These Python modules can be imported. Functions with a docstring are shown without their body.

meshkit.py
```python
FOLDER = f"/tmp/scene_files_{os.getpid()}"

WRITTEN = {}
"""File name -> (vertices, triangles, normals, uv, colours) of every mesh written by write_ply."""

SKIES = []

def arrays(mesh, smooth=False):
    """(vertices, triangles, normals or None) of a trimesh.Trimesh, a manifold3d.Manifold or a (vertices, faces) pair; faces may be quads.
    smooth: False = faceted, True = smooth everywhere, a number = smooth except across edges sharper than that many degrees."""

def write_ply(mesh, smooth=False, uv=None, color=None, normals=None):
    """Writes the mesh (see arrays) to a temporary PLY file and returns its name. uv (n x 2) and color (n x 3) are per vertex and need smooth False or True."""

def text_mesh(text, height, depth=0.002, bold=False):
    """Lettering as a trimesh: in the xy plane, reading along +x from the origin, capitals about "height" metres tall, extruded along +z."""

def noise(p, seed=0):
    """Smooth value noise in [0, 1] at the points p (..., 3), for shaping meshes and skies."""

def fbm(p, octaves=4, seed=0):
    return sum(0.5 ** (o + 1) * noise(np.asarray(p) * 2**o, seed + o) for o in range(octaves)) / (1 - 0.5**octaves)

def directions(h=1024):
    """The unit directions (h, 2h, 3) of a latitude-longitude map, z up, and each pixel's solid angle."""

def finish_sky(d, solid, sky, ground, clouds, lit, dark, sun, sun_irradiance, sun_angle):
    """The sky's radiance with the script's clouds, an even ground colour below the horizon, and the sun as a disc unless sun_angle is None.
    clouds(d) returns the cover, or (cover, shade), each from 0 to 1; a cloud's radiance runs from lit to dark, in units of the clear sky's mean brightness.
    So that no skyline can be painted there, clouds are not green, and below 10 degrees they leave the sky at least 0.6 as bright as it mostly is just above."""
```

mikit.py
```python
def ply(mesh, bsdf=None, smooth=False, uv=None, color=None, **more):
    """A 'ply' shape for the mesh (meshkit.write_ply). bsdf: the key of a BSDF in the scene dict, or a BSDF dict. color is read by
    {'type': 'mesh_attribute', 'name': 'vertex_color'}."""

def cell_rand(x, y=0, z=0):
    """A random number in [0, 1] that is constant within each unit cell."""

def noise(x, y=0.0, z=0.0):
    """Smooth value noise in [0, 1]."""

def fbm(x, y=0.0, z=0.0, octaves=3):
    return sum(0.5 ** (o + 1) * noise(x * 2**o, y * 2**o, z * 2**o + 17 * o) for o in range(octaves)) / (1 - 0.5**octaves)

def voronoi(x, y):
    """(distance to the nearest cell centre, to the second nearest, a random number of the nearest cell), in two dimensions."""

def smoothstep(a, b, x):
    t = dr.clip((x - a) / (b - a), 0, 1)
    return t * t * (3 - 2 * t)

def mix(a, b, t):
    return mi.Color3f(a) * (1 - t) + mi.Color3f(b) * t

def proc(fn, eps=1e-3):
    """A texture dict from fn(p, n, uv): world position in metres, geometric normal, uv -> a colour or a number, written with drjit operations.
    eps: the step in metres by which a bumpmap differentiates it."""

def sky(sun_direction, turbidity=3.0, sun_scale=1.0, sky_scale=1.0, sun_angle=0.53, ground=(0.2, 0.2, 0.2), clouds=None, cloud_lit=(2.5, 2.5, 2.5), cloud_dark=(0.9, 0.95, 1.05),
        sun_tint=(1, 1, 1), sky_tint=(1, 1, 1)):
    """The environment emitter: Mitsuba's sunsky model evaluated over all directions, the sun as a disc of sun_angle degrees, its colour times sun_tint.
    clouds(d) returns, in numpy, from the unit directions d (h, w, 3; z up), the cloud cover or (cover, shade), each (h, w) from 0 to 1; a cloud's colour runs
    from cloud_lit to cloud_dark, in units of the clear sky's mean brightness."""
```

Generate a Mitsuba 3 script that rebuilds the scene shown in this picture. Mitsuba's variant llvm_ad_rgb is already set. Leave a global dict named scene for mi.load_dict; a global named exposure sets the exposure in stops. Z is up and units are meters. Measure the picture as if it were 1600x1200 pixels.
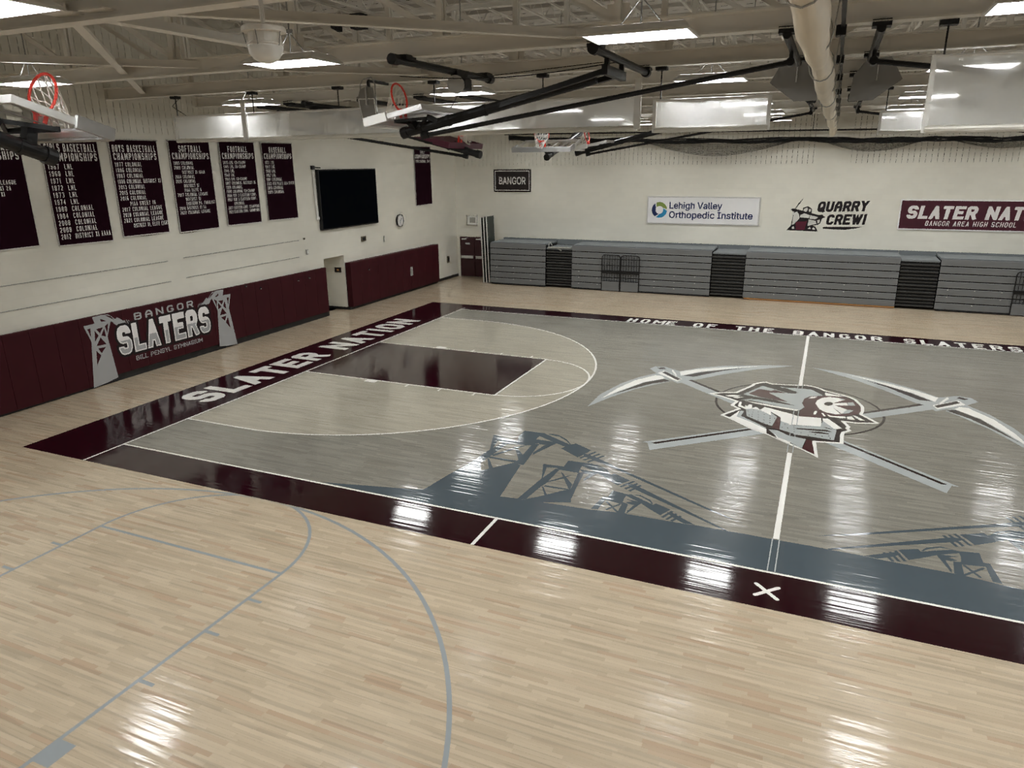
import math, random, numpy as np, trimesh, mitsuba as mi, drjit as dr, mikit, meshkit
from shapely.geometry import Polygon, LineString, MultiPolygon, box as sbox
from shapely.ops import unary_union
from shapely import affinity
from mikit import cell_rand, noise, fbm, smoothstep, mix

TF = mi.ScalarTransform4f
scene, labels, used = {'type': 'scene'}, {}, {}
random.seed(7); RNG = np.random.RandomState(7)

# ---------------------------------------------------------------- camera, light level
CAM, YAW, PITCH, ROLL, FPX = np.array([12.9597, -17.1611, 5.5247]), -.4114, .3001, -.0100, 1116.56
cy, sy, cp, sp = math.cos(YAW), math.sin(YAW), math.cos(PITCH), math.sin(PITCH)
fwd = np.array([cp * sy, cp * cy, -sp]); rgt = np.array([cy, -sy, 0.0]); upv = np.cross(rgt, fwd)
upv = -math.sin(ROLL) * rgt + math.cos(ROLL) * upv
scene['camera'] = {'type': 'perspective', 'fov_axis': 'x', 'fov': 2 * math.degrees(math.atan(800 / FPX)), 'near_clip': 0.05, 'far_clip': 200.0,
                   'to_world': TF().look_at(origin=CAM.tolist(), target=(CAM + fwd).tolist(), up=upv.tolist())}
exposure = -0.53
LAMP = 56.0                                             # radiance of the pendant lights' diffusers (their emitters are made with the lights)

# ---------------------------------------------------------------- materials
def rgb(*c): return {'type': 'rgb', 'value': list(c)}
def M(name, d): scene['mat_' + name] = d; return 'mat_' + name
def two(d): return {'type': 'twosided', 'bsdf': d}
def matte(name, c, rough=.6, spec=.3, metal=0.0): return M(name, two({'type': 'principled', 'base_color': rgb(*c) if isinstance(c, tuple) else c, 'roughness': rough, 'specular': spec, 'metallic': metal}))

PLANK = .057
def plank(p):                                           # strip flooring along x: (tone, grain, gap) at a point
    r = dr.floor(p.y / PLANK)
    u = (p.x + 9.7 * cell_rand(r, 3, 1)) / (.38 + .5 * cell_rand(r, 5, 2))
    k = dr.floor(u)
    tone = cell_rand(r, k, 7)
    grain = fbm(p.x * 2.5 + 31 * tone, p.y * 70 + 11 * tone, 0, 3)
    fy = p.y / PLANK - r
    gap = smoothstep(.0, .035, fy) * smoothstep(.0, .035, 1 - fy)
    return tone, grain, gap
def wood(light, dark, warm, stain=0.0):
    def fn(p, n, uv):
        t, g, gap = plank(p)
        c = mix(dark, light, dr.clip(.18 + .72 * t + .5 * (g - .5), 0, 1))
        c = mix(c, warm, .8 * smoothstep(.82, .97, cell_rand(t * 977, 3, 3)) * (1 - stain))
        streak = smoothstep(.66, .8, noise(p.x * 1.1, p.y * 34, 5))
        c = c * (1 - .13 * streak) * (.78 + .22 * gap)
        return c * (.94 + .12 * fbm(p.x * .35, p.y * .35, 2, 2))
    return mikit.proc(fn)
def floor_bump(p, n, uv):
    return .0023 * noise(p.x * .8, p.y / PLANK, 1) + .0013 * noise(p.x * .6, p.y * 2.1, 4) + .0009 * noise(p.x * 1.7, p.y * 41, 9)
def coat(name, col, alpha=.045, bump=1.0, ior=1.5):              # lacquered floor: paint or wood under a clear coat
    return M(name, {'type': 'bumpmap', 'arbitrary': mikit.proc(floor_bump, .004), 'scale': bump,
                    'bsdf': {'type': 'roughplastic', 'distribution': 'ggx', 'alpha': alpha, 'int_ior': ior, 'nonlinear': False, 'diffuse_reflectance': col}})
coat('maple', wood((.56, .465, .35), (.44, .355, .255), (.44, .315, .22)), .018, 1.0)
coat('grey_stain', wood((.262, .25, .22), (.192, .182, .159), (.19, .168, .14), .6), .015, 1.0)
coat('pale_stain', wood((.43, .40, .335), (.35, .32, .26), (.33, .29, .23), .6), .013, .8)
coat('maroon_paint', rgb(.0145, .0001, .0030), .007, .36, 1.41)
coat('slate_paint', rgb(.063, .085, .104), .010, .5)
coat('white_paint', rgb(.90, .885, .86), .014, .6)
coat('silver_paint', rgb(.40, .425, .435), .012, .6)
coat('dark_paint', rgb(.014, .007, .008), .010, .6)
coat('wine_paint', rgb(.050, .010, .015), .010, .6)
coat('grey_line', rgb(.285, .31, .33), .02, 1.0)

def wallcol(p, n, uv):
    f = fbm(p.x * .5, p.y * .5, p.z * .7, 3)
    u = dr.select(dr.abs(n.x) > .5, p.y, p.x)
    row = dr.floor(p.z / .2)
    j = smoothstep(.0, .05, dr.abs(p.z / .2 - row - .5) * -1 + .5)
    return mi.Color3f(.70, .682, .615) * (.93 + .14 * f) * (.975 + .025 * j) * (1 + .03 * (cell_rand(dr.floor(u / .4 + .5 * (row - 2 * dr.floor(row / 2))), row, 4) - .5))
matte('wall', mikit.proc(wallcol), .55, .3)
matte('far_dark', (.20, .17, .14), .7)
matte('wall_plain', (.64, .615, .55), .6)
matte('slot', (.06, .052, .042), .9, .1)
matte('deck', (.50, .475, .435), .8, .2)
matte('deck_dark', (.03, .027, .023), .9, .1)
matte('steel', (.68, .655, .605), .5, .35)
matte('black_steel', (.007, .007, .0075), .42, .25)
matte('black_rubber', (.008, .008, .008), .6, .3)
matte('lamp_body', (.62, .62, .60), .45, .4)
matte('wire', (.25, .25, .24), .4, .5, .6)
matte('alu', (.62, .62, .61), .35, .5, .5)
matte('white_frame', (.78, .78, .76), .45, .4)
matte('pad_grey', (.30, .30, .30), .6)
matte('board_grey', (.20, .195, .185), .5, .4)
matte('rim_red', (.72, .045, .03), .35, .5)
matte('net_white', (.80, .78, .72), .8, .2)
matte('vinyl_maroon', mikit.proc(lambda p, n, uv: mi.Color3f(.036, .0052, .0085) * (.9 + .2 * fbm(p.x * 2, p.y * 2, p.z * 2, 2))), .5, .12)
matte('black_base', (.006, .006, .007), .5, .4)
matte('banner_cloth', (.011, .0022, .0055), .95, .04)
matte('cloth_white', (.60, .59, .56), .8, .1)
matte('sign_maroon', (.045, .006, .014), .45, .3)
matte('sign_black', (.010, .006, .006), .45, .3)
matte('sign_white', (.78, .78, .80), .4, .4)
matte('print_white', (.72, .70, .70), .6, .2)
matte('print_silver', (.36, .365, .38), .6, .2)
matte('print_grey', (.33, .335, .345), .6, .2)
matte('print_black', (.010, .007, .008), .6, .2)
matte('print_maroon', (.075, .010, .022), .6, .2)
matte('print_navy', (.010, .018, .075), .5, .3)
matte('print_blue', (.02, .19, .36), .5, .3)
matte('print_green', (.17, .23, .055), .5, .3)
matte('screen_black', (.0022, .0028, .004), .9, .0)
matte('bleacher', mikit.proc(lambda p, n, uv: mi.Color3f(.137, .142, .147) * (.9 + .2 * fbm(p.x * 1.5, p.y * 2, p.z * 9, 2))), .5, .35)
matte('bleacher_deck', (.135, .148, .158), .55, .3)
matte('bleacher_dark', (.012, .012, .012), .6, .3)
matte('bleacher_step', (.030, .030, .029), .5, .35)
matte('skid_wood', (.36, .17, .06), .6, .3)
matte('door_maroon', (.030, .006, .009), .4, .4)
matte('table_green', (.02, .026, .022), .5, .3)
matte('grille', (.30, .30, .28), .6, .3)
matte('dial', (.62, .62, .60), .4, .4)
matte('brown_box', (.10, .085, .06), .5, .3)
matte('tube_vinyl', mikit.proc(lambda p, n, uv: mi.Color3f(.60, .535, .43) * (.86 + .28 * fbm(p.x * 3, p.y * 1.4, p.z * 3, 3))), .5, .35)
matte('rolled_vinyl', mikit.proc(lambda p, n, uv: mi.Color3f(.66, .64, .58) * (.8 + .3 * fbm(p.x * 3.3 + 2.5 * p.z, p.y, p.z * 7, 3))), .45, .4)
M('vinyl', {'type': 'principledthin', 'base_color': rgb(.88, .88, .86), 'roughness': .10, 'spec_trans': .42, 'diff_trans': 1.0, 'eta': 1.22})
M('glass', {'type': 'thindielectric', 'int_ior': 1.5})

# ---------------------------------------------------------------- helpers
def numbered(key):
    n = used.get(key, 0); used[key] = n + 1
    return key if n == 0 else f'{key}_{n:03d}'
def lab(key, label, cat=None, group=None, kind=None):
    d = {'label': label} if label else {}
    if cat: d['category'] = cat
    if group: d['group'] = group
    if kind: d['kind'] = kind
    labels[key] = d
    return key
def thing(name, label, cat, group=None): return lab(numbered(name), label, cat, group)
def obj(name, mesh, mat, parent=None, label=None, smooth=False, kind=None, **more):
    key = numbered((parent + '__' if parent else '') + name)
    mesh = cat(mesh) if isinstance(mesh, list) else mesh
    scene[key] = mikit.ply(mesh, 'mat_' + mat, smooth, **more)
    if label or kind: lab(key, label, kind=kind)
    return key
def again(name, src, parent, to_world):                 # the same ply under another key
    key = numbered(parent + '__' + name)
    scene[key] = {**scene[src], 'to_world': to_world}
    return key
def pieces(name, meshes, mat, parent, label=None, **k):    # one part for each mesh
    for m in meshes: obj(name, m, mat, parent, label, **k)
def struct(name, mesh, mat, label): k = obj(name, mesh, mat); lab(k, label, kind='structure'); return k
V = lambda *a: np.array(a, float)
def cat(L): return trimesh.util.concatenate([trimesh.Trimesh(np.asarray(m.vertices), np.asarray(m.faces), process=False) for m in L])
def bx(x0, x1, y0, y1, z0, z1, ch=0):
    m = trimesh.creation.box((x1 - x0, y1 - y0, z1 - z0))
    if ch:
        pts = []
        for s in np.ndindex(2, 2, 2):
            h = np.array([x1 - x0, y1 - y0, z1 - z0]) / 2
            for k in range(3):
                q = h - ch; q[k] = h[k]; pts.append(q * (np.array(s) * 2 - 1))
        m = trimesh.convex.convex_hull(np.array(pts))
    m.apply_translation([(x0 + x1) / 2, (y0 + y1) / 2, (z0 + z1) / 2])
    return m
def frame_of(p, q):
    d = np.asarray(q, float) - np.asarray(p, float); L = np.linalg.norm(d); d = d / L
    a = np.cross(d, [0, 0, 1.0]) if abs(d[2]) < .95 else np.cross(d, [1.0, 0, 0])
    a /= np.linalg.norm(a)
    return d, a, np.cross(a, d), L
def bar(p, q, w, h):                                    # box section from p to q, w across, h upwards
    d, a, b, L = frame_of(p, q); o = np.asarray(p, float)
    c = [o + t * L * d + s * w / 2 * a + r * h / 2 * b for t in (0, 1) for s in (-1, 1) for r in (-1, 1)]
    return trimesh.convex.convex_hull(np.array(c))
def tube(p, q, r, n=8, r2=None):
    d, a, b, L = frame_of(p, q); t = np.arange(n) * 2 * np.pi / n
    ring = np.cos(t)[:, None] * a + np.sin(t)[:, None] * b
    p, q = np.asarray(p, float), np.asarray(q, float)
    v = np.vstack([p + r * ring, q + (r if r2 is None else r2) * ring, [p], [q]]); i = np.arange(n); j = (i + 1) % n
    f = np.vstack([np.stack([i, j, j + n], 1), np.stack([i, j + n, i + n], 1), np.stack([j, i, 0 * i + 2 * n], 1), np.stack([i + n, j + n, 0 * i + 2 * n + 1], 1)])
    m = trimesh.Trimesh(v, f, process=False)
    if m.volume < 0: m.invert()
    return m
def path(pts, r, n=6): return cat([tube(pts[i], pts[i + 1], r, n) for i in range(len(pts) - 1)])
def lathe(prof, o, n=24, axis=(0, 0, 1)):               # prof: (radius, height)
    m = trimesh.creation.revolve(np.array(prof, float), sections=n)
    m.apply_transform(trimesh.geometry.align_vectors([0, 0, 1], axis)); m.apply_translation(o)
    if m.volume < 0: m.invert()
    return m
def polys(g): return [p for p in getattr(g, 'geoms', [g]) if p.geom_type == 'Polygon' and p.area > 1e-7]
def plate(g, o, ex, ey, depth=0.0, back=True):          # a shape of the plane (o; ex, ey) as a sheet (depth 0) or a plate standing out by depth
    o, ex, ey = V(*o), V(*ex), V(*ey); ez = np.cross(ex, ey); out = []
    for p in polys(g):
        if depth:
            m = trimesh.creation.extrude_polygon(p, depth, engine='earcut'); v, f = m.vertices, m.faces
        else:
            v2, f = trimesh.creation.triangulate_polygon(p, engine='earcut'); v = np.c_[v2, np.zeros(len(v2))]
            t = v2[f]; s = np.cross(t[:, 1] - t[:, 0], t[:, 2] - t[:, 0]); f = np.where((s < 0)[:, None], f[:, ::-1], f)
        out.append(trimesh.Trimesh(o + v @ np.stack([ex, ey, ez]), f, process=False))
    return cat(out)
XF, YF = (1, 0, 0), (0, 1, 0); ZF = (0, 0, 1)
def onfloor(g, layer): return plate(g, (0, 0, .0006 * layer), XF, YF)
LEFT = lambda y, z, off=0.0: ((-4.25 + off, y, z), YF, ZF)
BACK = lambda x, z, off=0.0: ((x, 15.5 - off, z), XF, ZF)

# a blocky athletic alphabet drawn with strokes (0..1 boxes)
O8 = [(.0, .22), (.22, 0), (.78, 0), (1, .22), (1, .78), (.78, 1), (.22, 1), (0, .78), (0, .22)]
G = {'A': [[(0, -.1), (0, .62), (.3, 1), (.7, 1), (1, .62), (1, -.1)], [(0, .42), (1, .42)]], 'B': [[(0, 0), (0, 1), (.8, 1), (1, .85), (1, .65), (.82, .52), (0, .52)], [(.82, .52), (1, .38), (1, .15), (.8, 0), (0, 0)]],
     'C': [[(1, .75), (1, .82), (.78, 1), (.22, 1), (0, .8), (0, .2), (.22, 0), (.78, 0), (1, .18), (1, .25)]], 'D': [[(0, 0), (0, 1), (.75, 1), (1, .78), (1, .22), (.75, 0), (0, 0)]],
     'E': [[(1, 1), (0, 1), (0, 0), (1, 0)], [(0, .52), (.75, .52)]], 'F': [[(1, 1), (0, 1), (0, 0)], [(0, .5), (.75, .5)]], 'G': [[(1, .8), (.78, 1), (.22, 1), (0, .8), (0, .2), (.22, 0), (.78, 0), (1, .2), (1, .45), (.6, .45)]],
     'H': [[(0, 0), (0, 1)], [(1, 0), (1, 1)], [(0, .5), (1, .5)]], 'I': [[(.5, 0), (.5, 1)]], 'J': [[(1, 1), (1, .2), (.75, 0), (.25, 0), (0, .2)]], 'K': [[(0, 0), (0, 1)], [(1, 1.05), (.1, .45), (1, -.05)]],
     'L': [[(0, 1), (0, 0), (1, 0)]], 'M': [[(0, 0), (0, 1), (.5, .35), (1, 1), (1, 0)]], 'N': [[(0, 0), (0, 1), (1, 0), (1, 1)]], 'O': [O8], 'P': [[(0, 0), (0, 1), (.8, 1), (1, .84), (1, .58), (.8, .42), (0, .42)]],
     'Q': [O8, [(.6, .3), (1.05, -.05)]], 'R': [[(0, 0), (0, 1), (.8, 1), (1, .84), (1, .62), (.8, .46), (0, .46)], [(.6, .46), (1, 0)]], 'S': [[(1, .76), (1, .84), (.82, 1), (.18, 1), (0, .85), (0, .65), (.18, .5), (.82, .5), (1, .35), (1, .15), (.82, 0), (.18, 0), (0, .16), (0, .24)]],
     'T': [[(0, 1), (1, 1)], [(.5, 1), (.5, 0)]], 'U': [[(0, 1), (0, .2), (.22, 0), (.78, 0), (1, .2), (1, 1)]], 'V': [[(0, 1.05), (.5, 0), (1, 1.05)]], 'W': [[(0, 1.05), (.25, 0), (.5, .75), (.75, 0), (1, 1.05)]],
     'X': [[(0, 0), (1, 1)], [(0, 1), (1, 0)]], 'Y': [[(0, 1.05), (.5, .5), (1, 1.05)], [(.5, .5), (.5, 0)]], '!': [[(.5, 1), (.5, .35)], [(.5, .0), (.5, .04)]], '-': [[(.1, .5), (.9, .5)]], ',': [[(.5, .02), (.35, -.12)]], '.': [[(.5, 0), (.5, .02)]],
     '1': [[(.2, .8), (.5, 1), (.5, 0)]], '2': [[(0, .78), (.22, 1), (.78, 1), (1, .8), (1, .62), (0, .15), (0, 0), (1, 0)]], '3': [[(0, .82), (.2, 1), (.8, 1), (1, .82), (1, .66), (.8, .52), (.35, .52)], [(.8, .52), (1, .36), (1, .18), (.8, 0), (.2, 0), (0, .18)]],
     '4': [[(.75, 0), (.75, 1), (0, .3), (1, .3)]], '5': [[(1, 1), (0, 1), (0, .55), (.78, .58), (1, .4), (1, .2), (.78, 0), (.2, 0), (0, .18)]], '6': [[(1, .82), (.78, 1), (.22, 1), (0, .8), (0, .2), (.22, 0), (.78, 0), (1, .18), (1, .38), (.78, .54), (0, .54)]],
     '7': [[(0, 1), (1, 1), (.35, 0)]], '8': [[(.2, .52), (0, .68), (0, .84), (.2, 1), (.8, 1), (1, .84), (1, .68), (.8, .52), (.2, .52), (0, .36), (0, .16), (.2, 0), (.8, 0), (1, .16), (1, .36), (.8, .52)]],
     '9': [[(0, .18), (.22, 0), (.78, 0), (1, .2), (1, .8), (.78, 1), (.22, 1), (0, .82), (0, .62), (.22, .46), (1, .46)]], '0': [O8]}
G_A = [[(-.02, -.1), (.5, 1), (1.02, -.1)], [(.2, .3), (.8, .3)]]
WIDE = {'M': 1.3, 'W': 1.35, 'I': .42, '1': .7, '!': .42, ',': .4, '.': .4, ' ': .55, '-': .7, 'N': 1.08, 'T': .95, 'L': .9}
def word(s, h, w=.6, t=.17, gap=.12, slant=0.0, total=None, pointed=False, serif=False, each=False):
    x, out = 0.0, []
    for ch in s:
        cw = h * w * WIDE.get(ch, 1.0)
        if ch != ' ':
            th = t * h; g = []
            for L in (G_A if pointed and ch == 'A' else G[ch]):
                pts = [(x + th / 2 + a * (cw - th), th / 2 + b * (h - th)) for a, b in L]
                sharp = ch in 'AVWNMTLEFHKXYI14Z7'
                g.append(LineString(pts).buffer(th / 2, cap_style='flat' if ch in 'SCG2356' else 'square', join_style='mitre' if sharp else 'bevel', mitre_limit=2.5))
                if serif and L[0] != L[-1]:
                    for (px, py) in (pts[0], pts[-1]):
                        g.append(sbox(px - th * 1.1, py - th * .28, px + th * 1.1, py + th * .28))
            out.append(unary_union(g).intersection(sbox(x - th, -.15 * h if ch in ',Q' else 0, x + cw + th, h)))
        x += cw + gap * h
    W = x - gap * h; out = out if each else [unary_union(out)]
    if slant: out = [affinity.affine_transform(u, [1, slant, 0, 1, 0, 0]) for u in out]
    if total: out = [affinity.scale(u, total / W, 1, origin=(0, 0)) for u in out]; W = total
    return (out if each else out[0]), W

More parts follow.
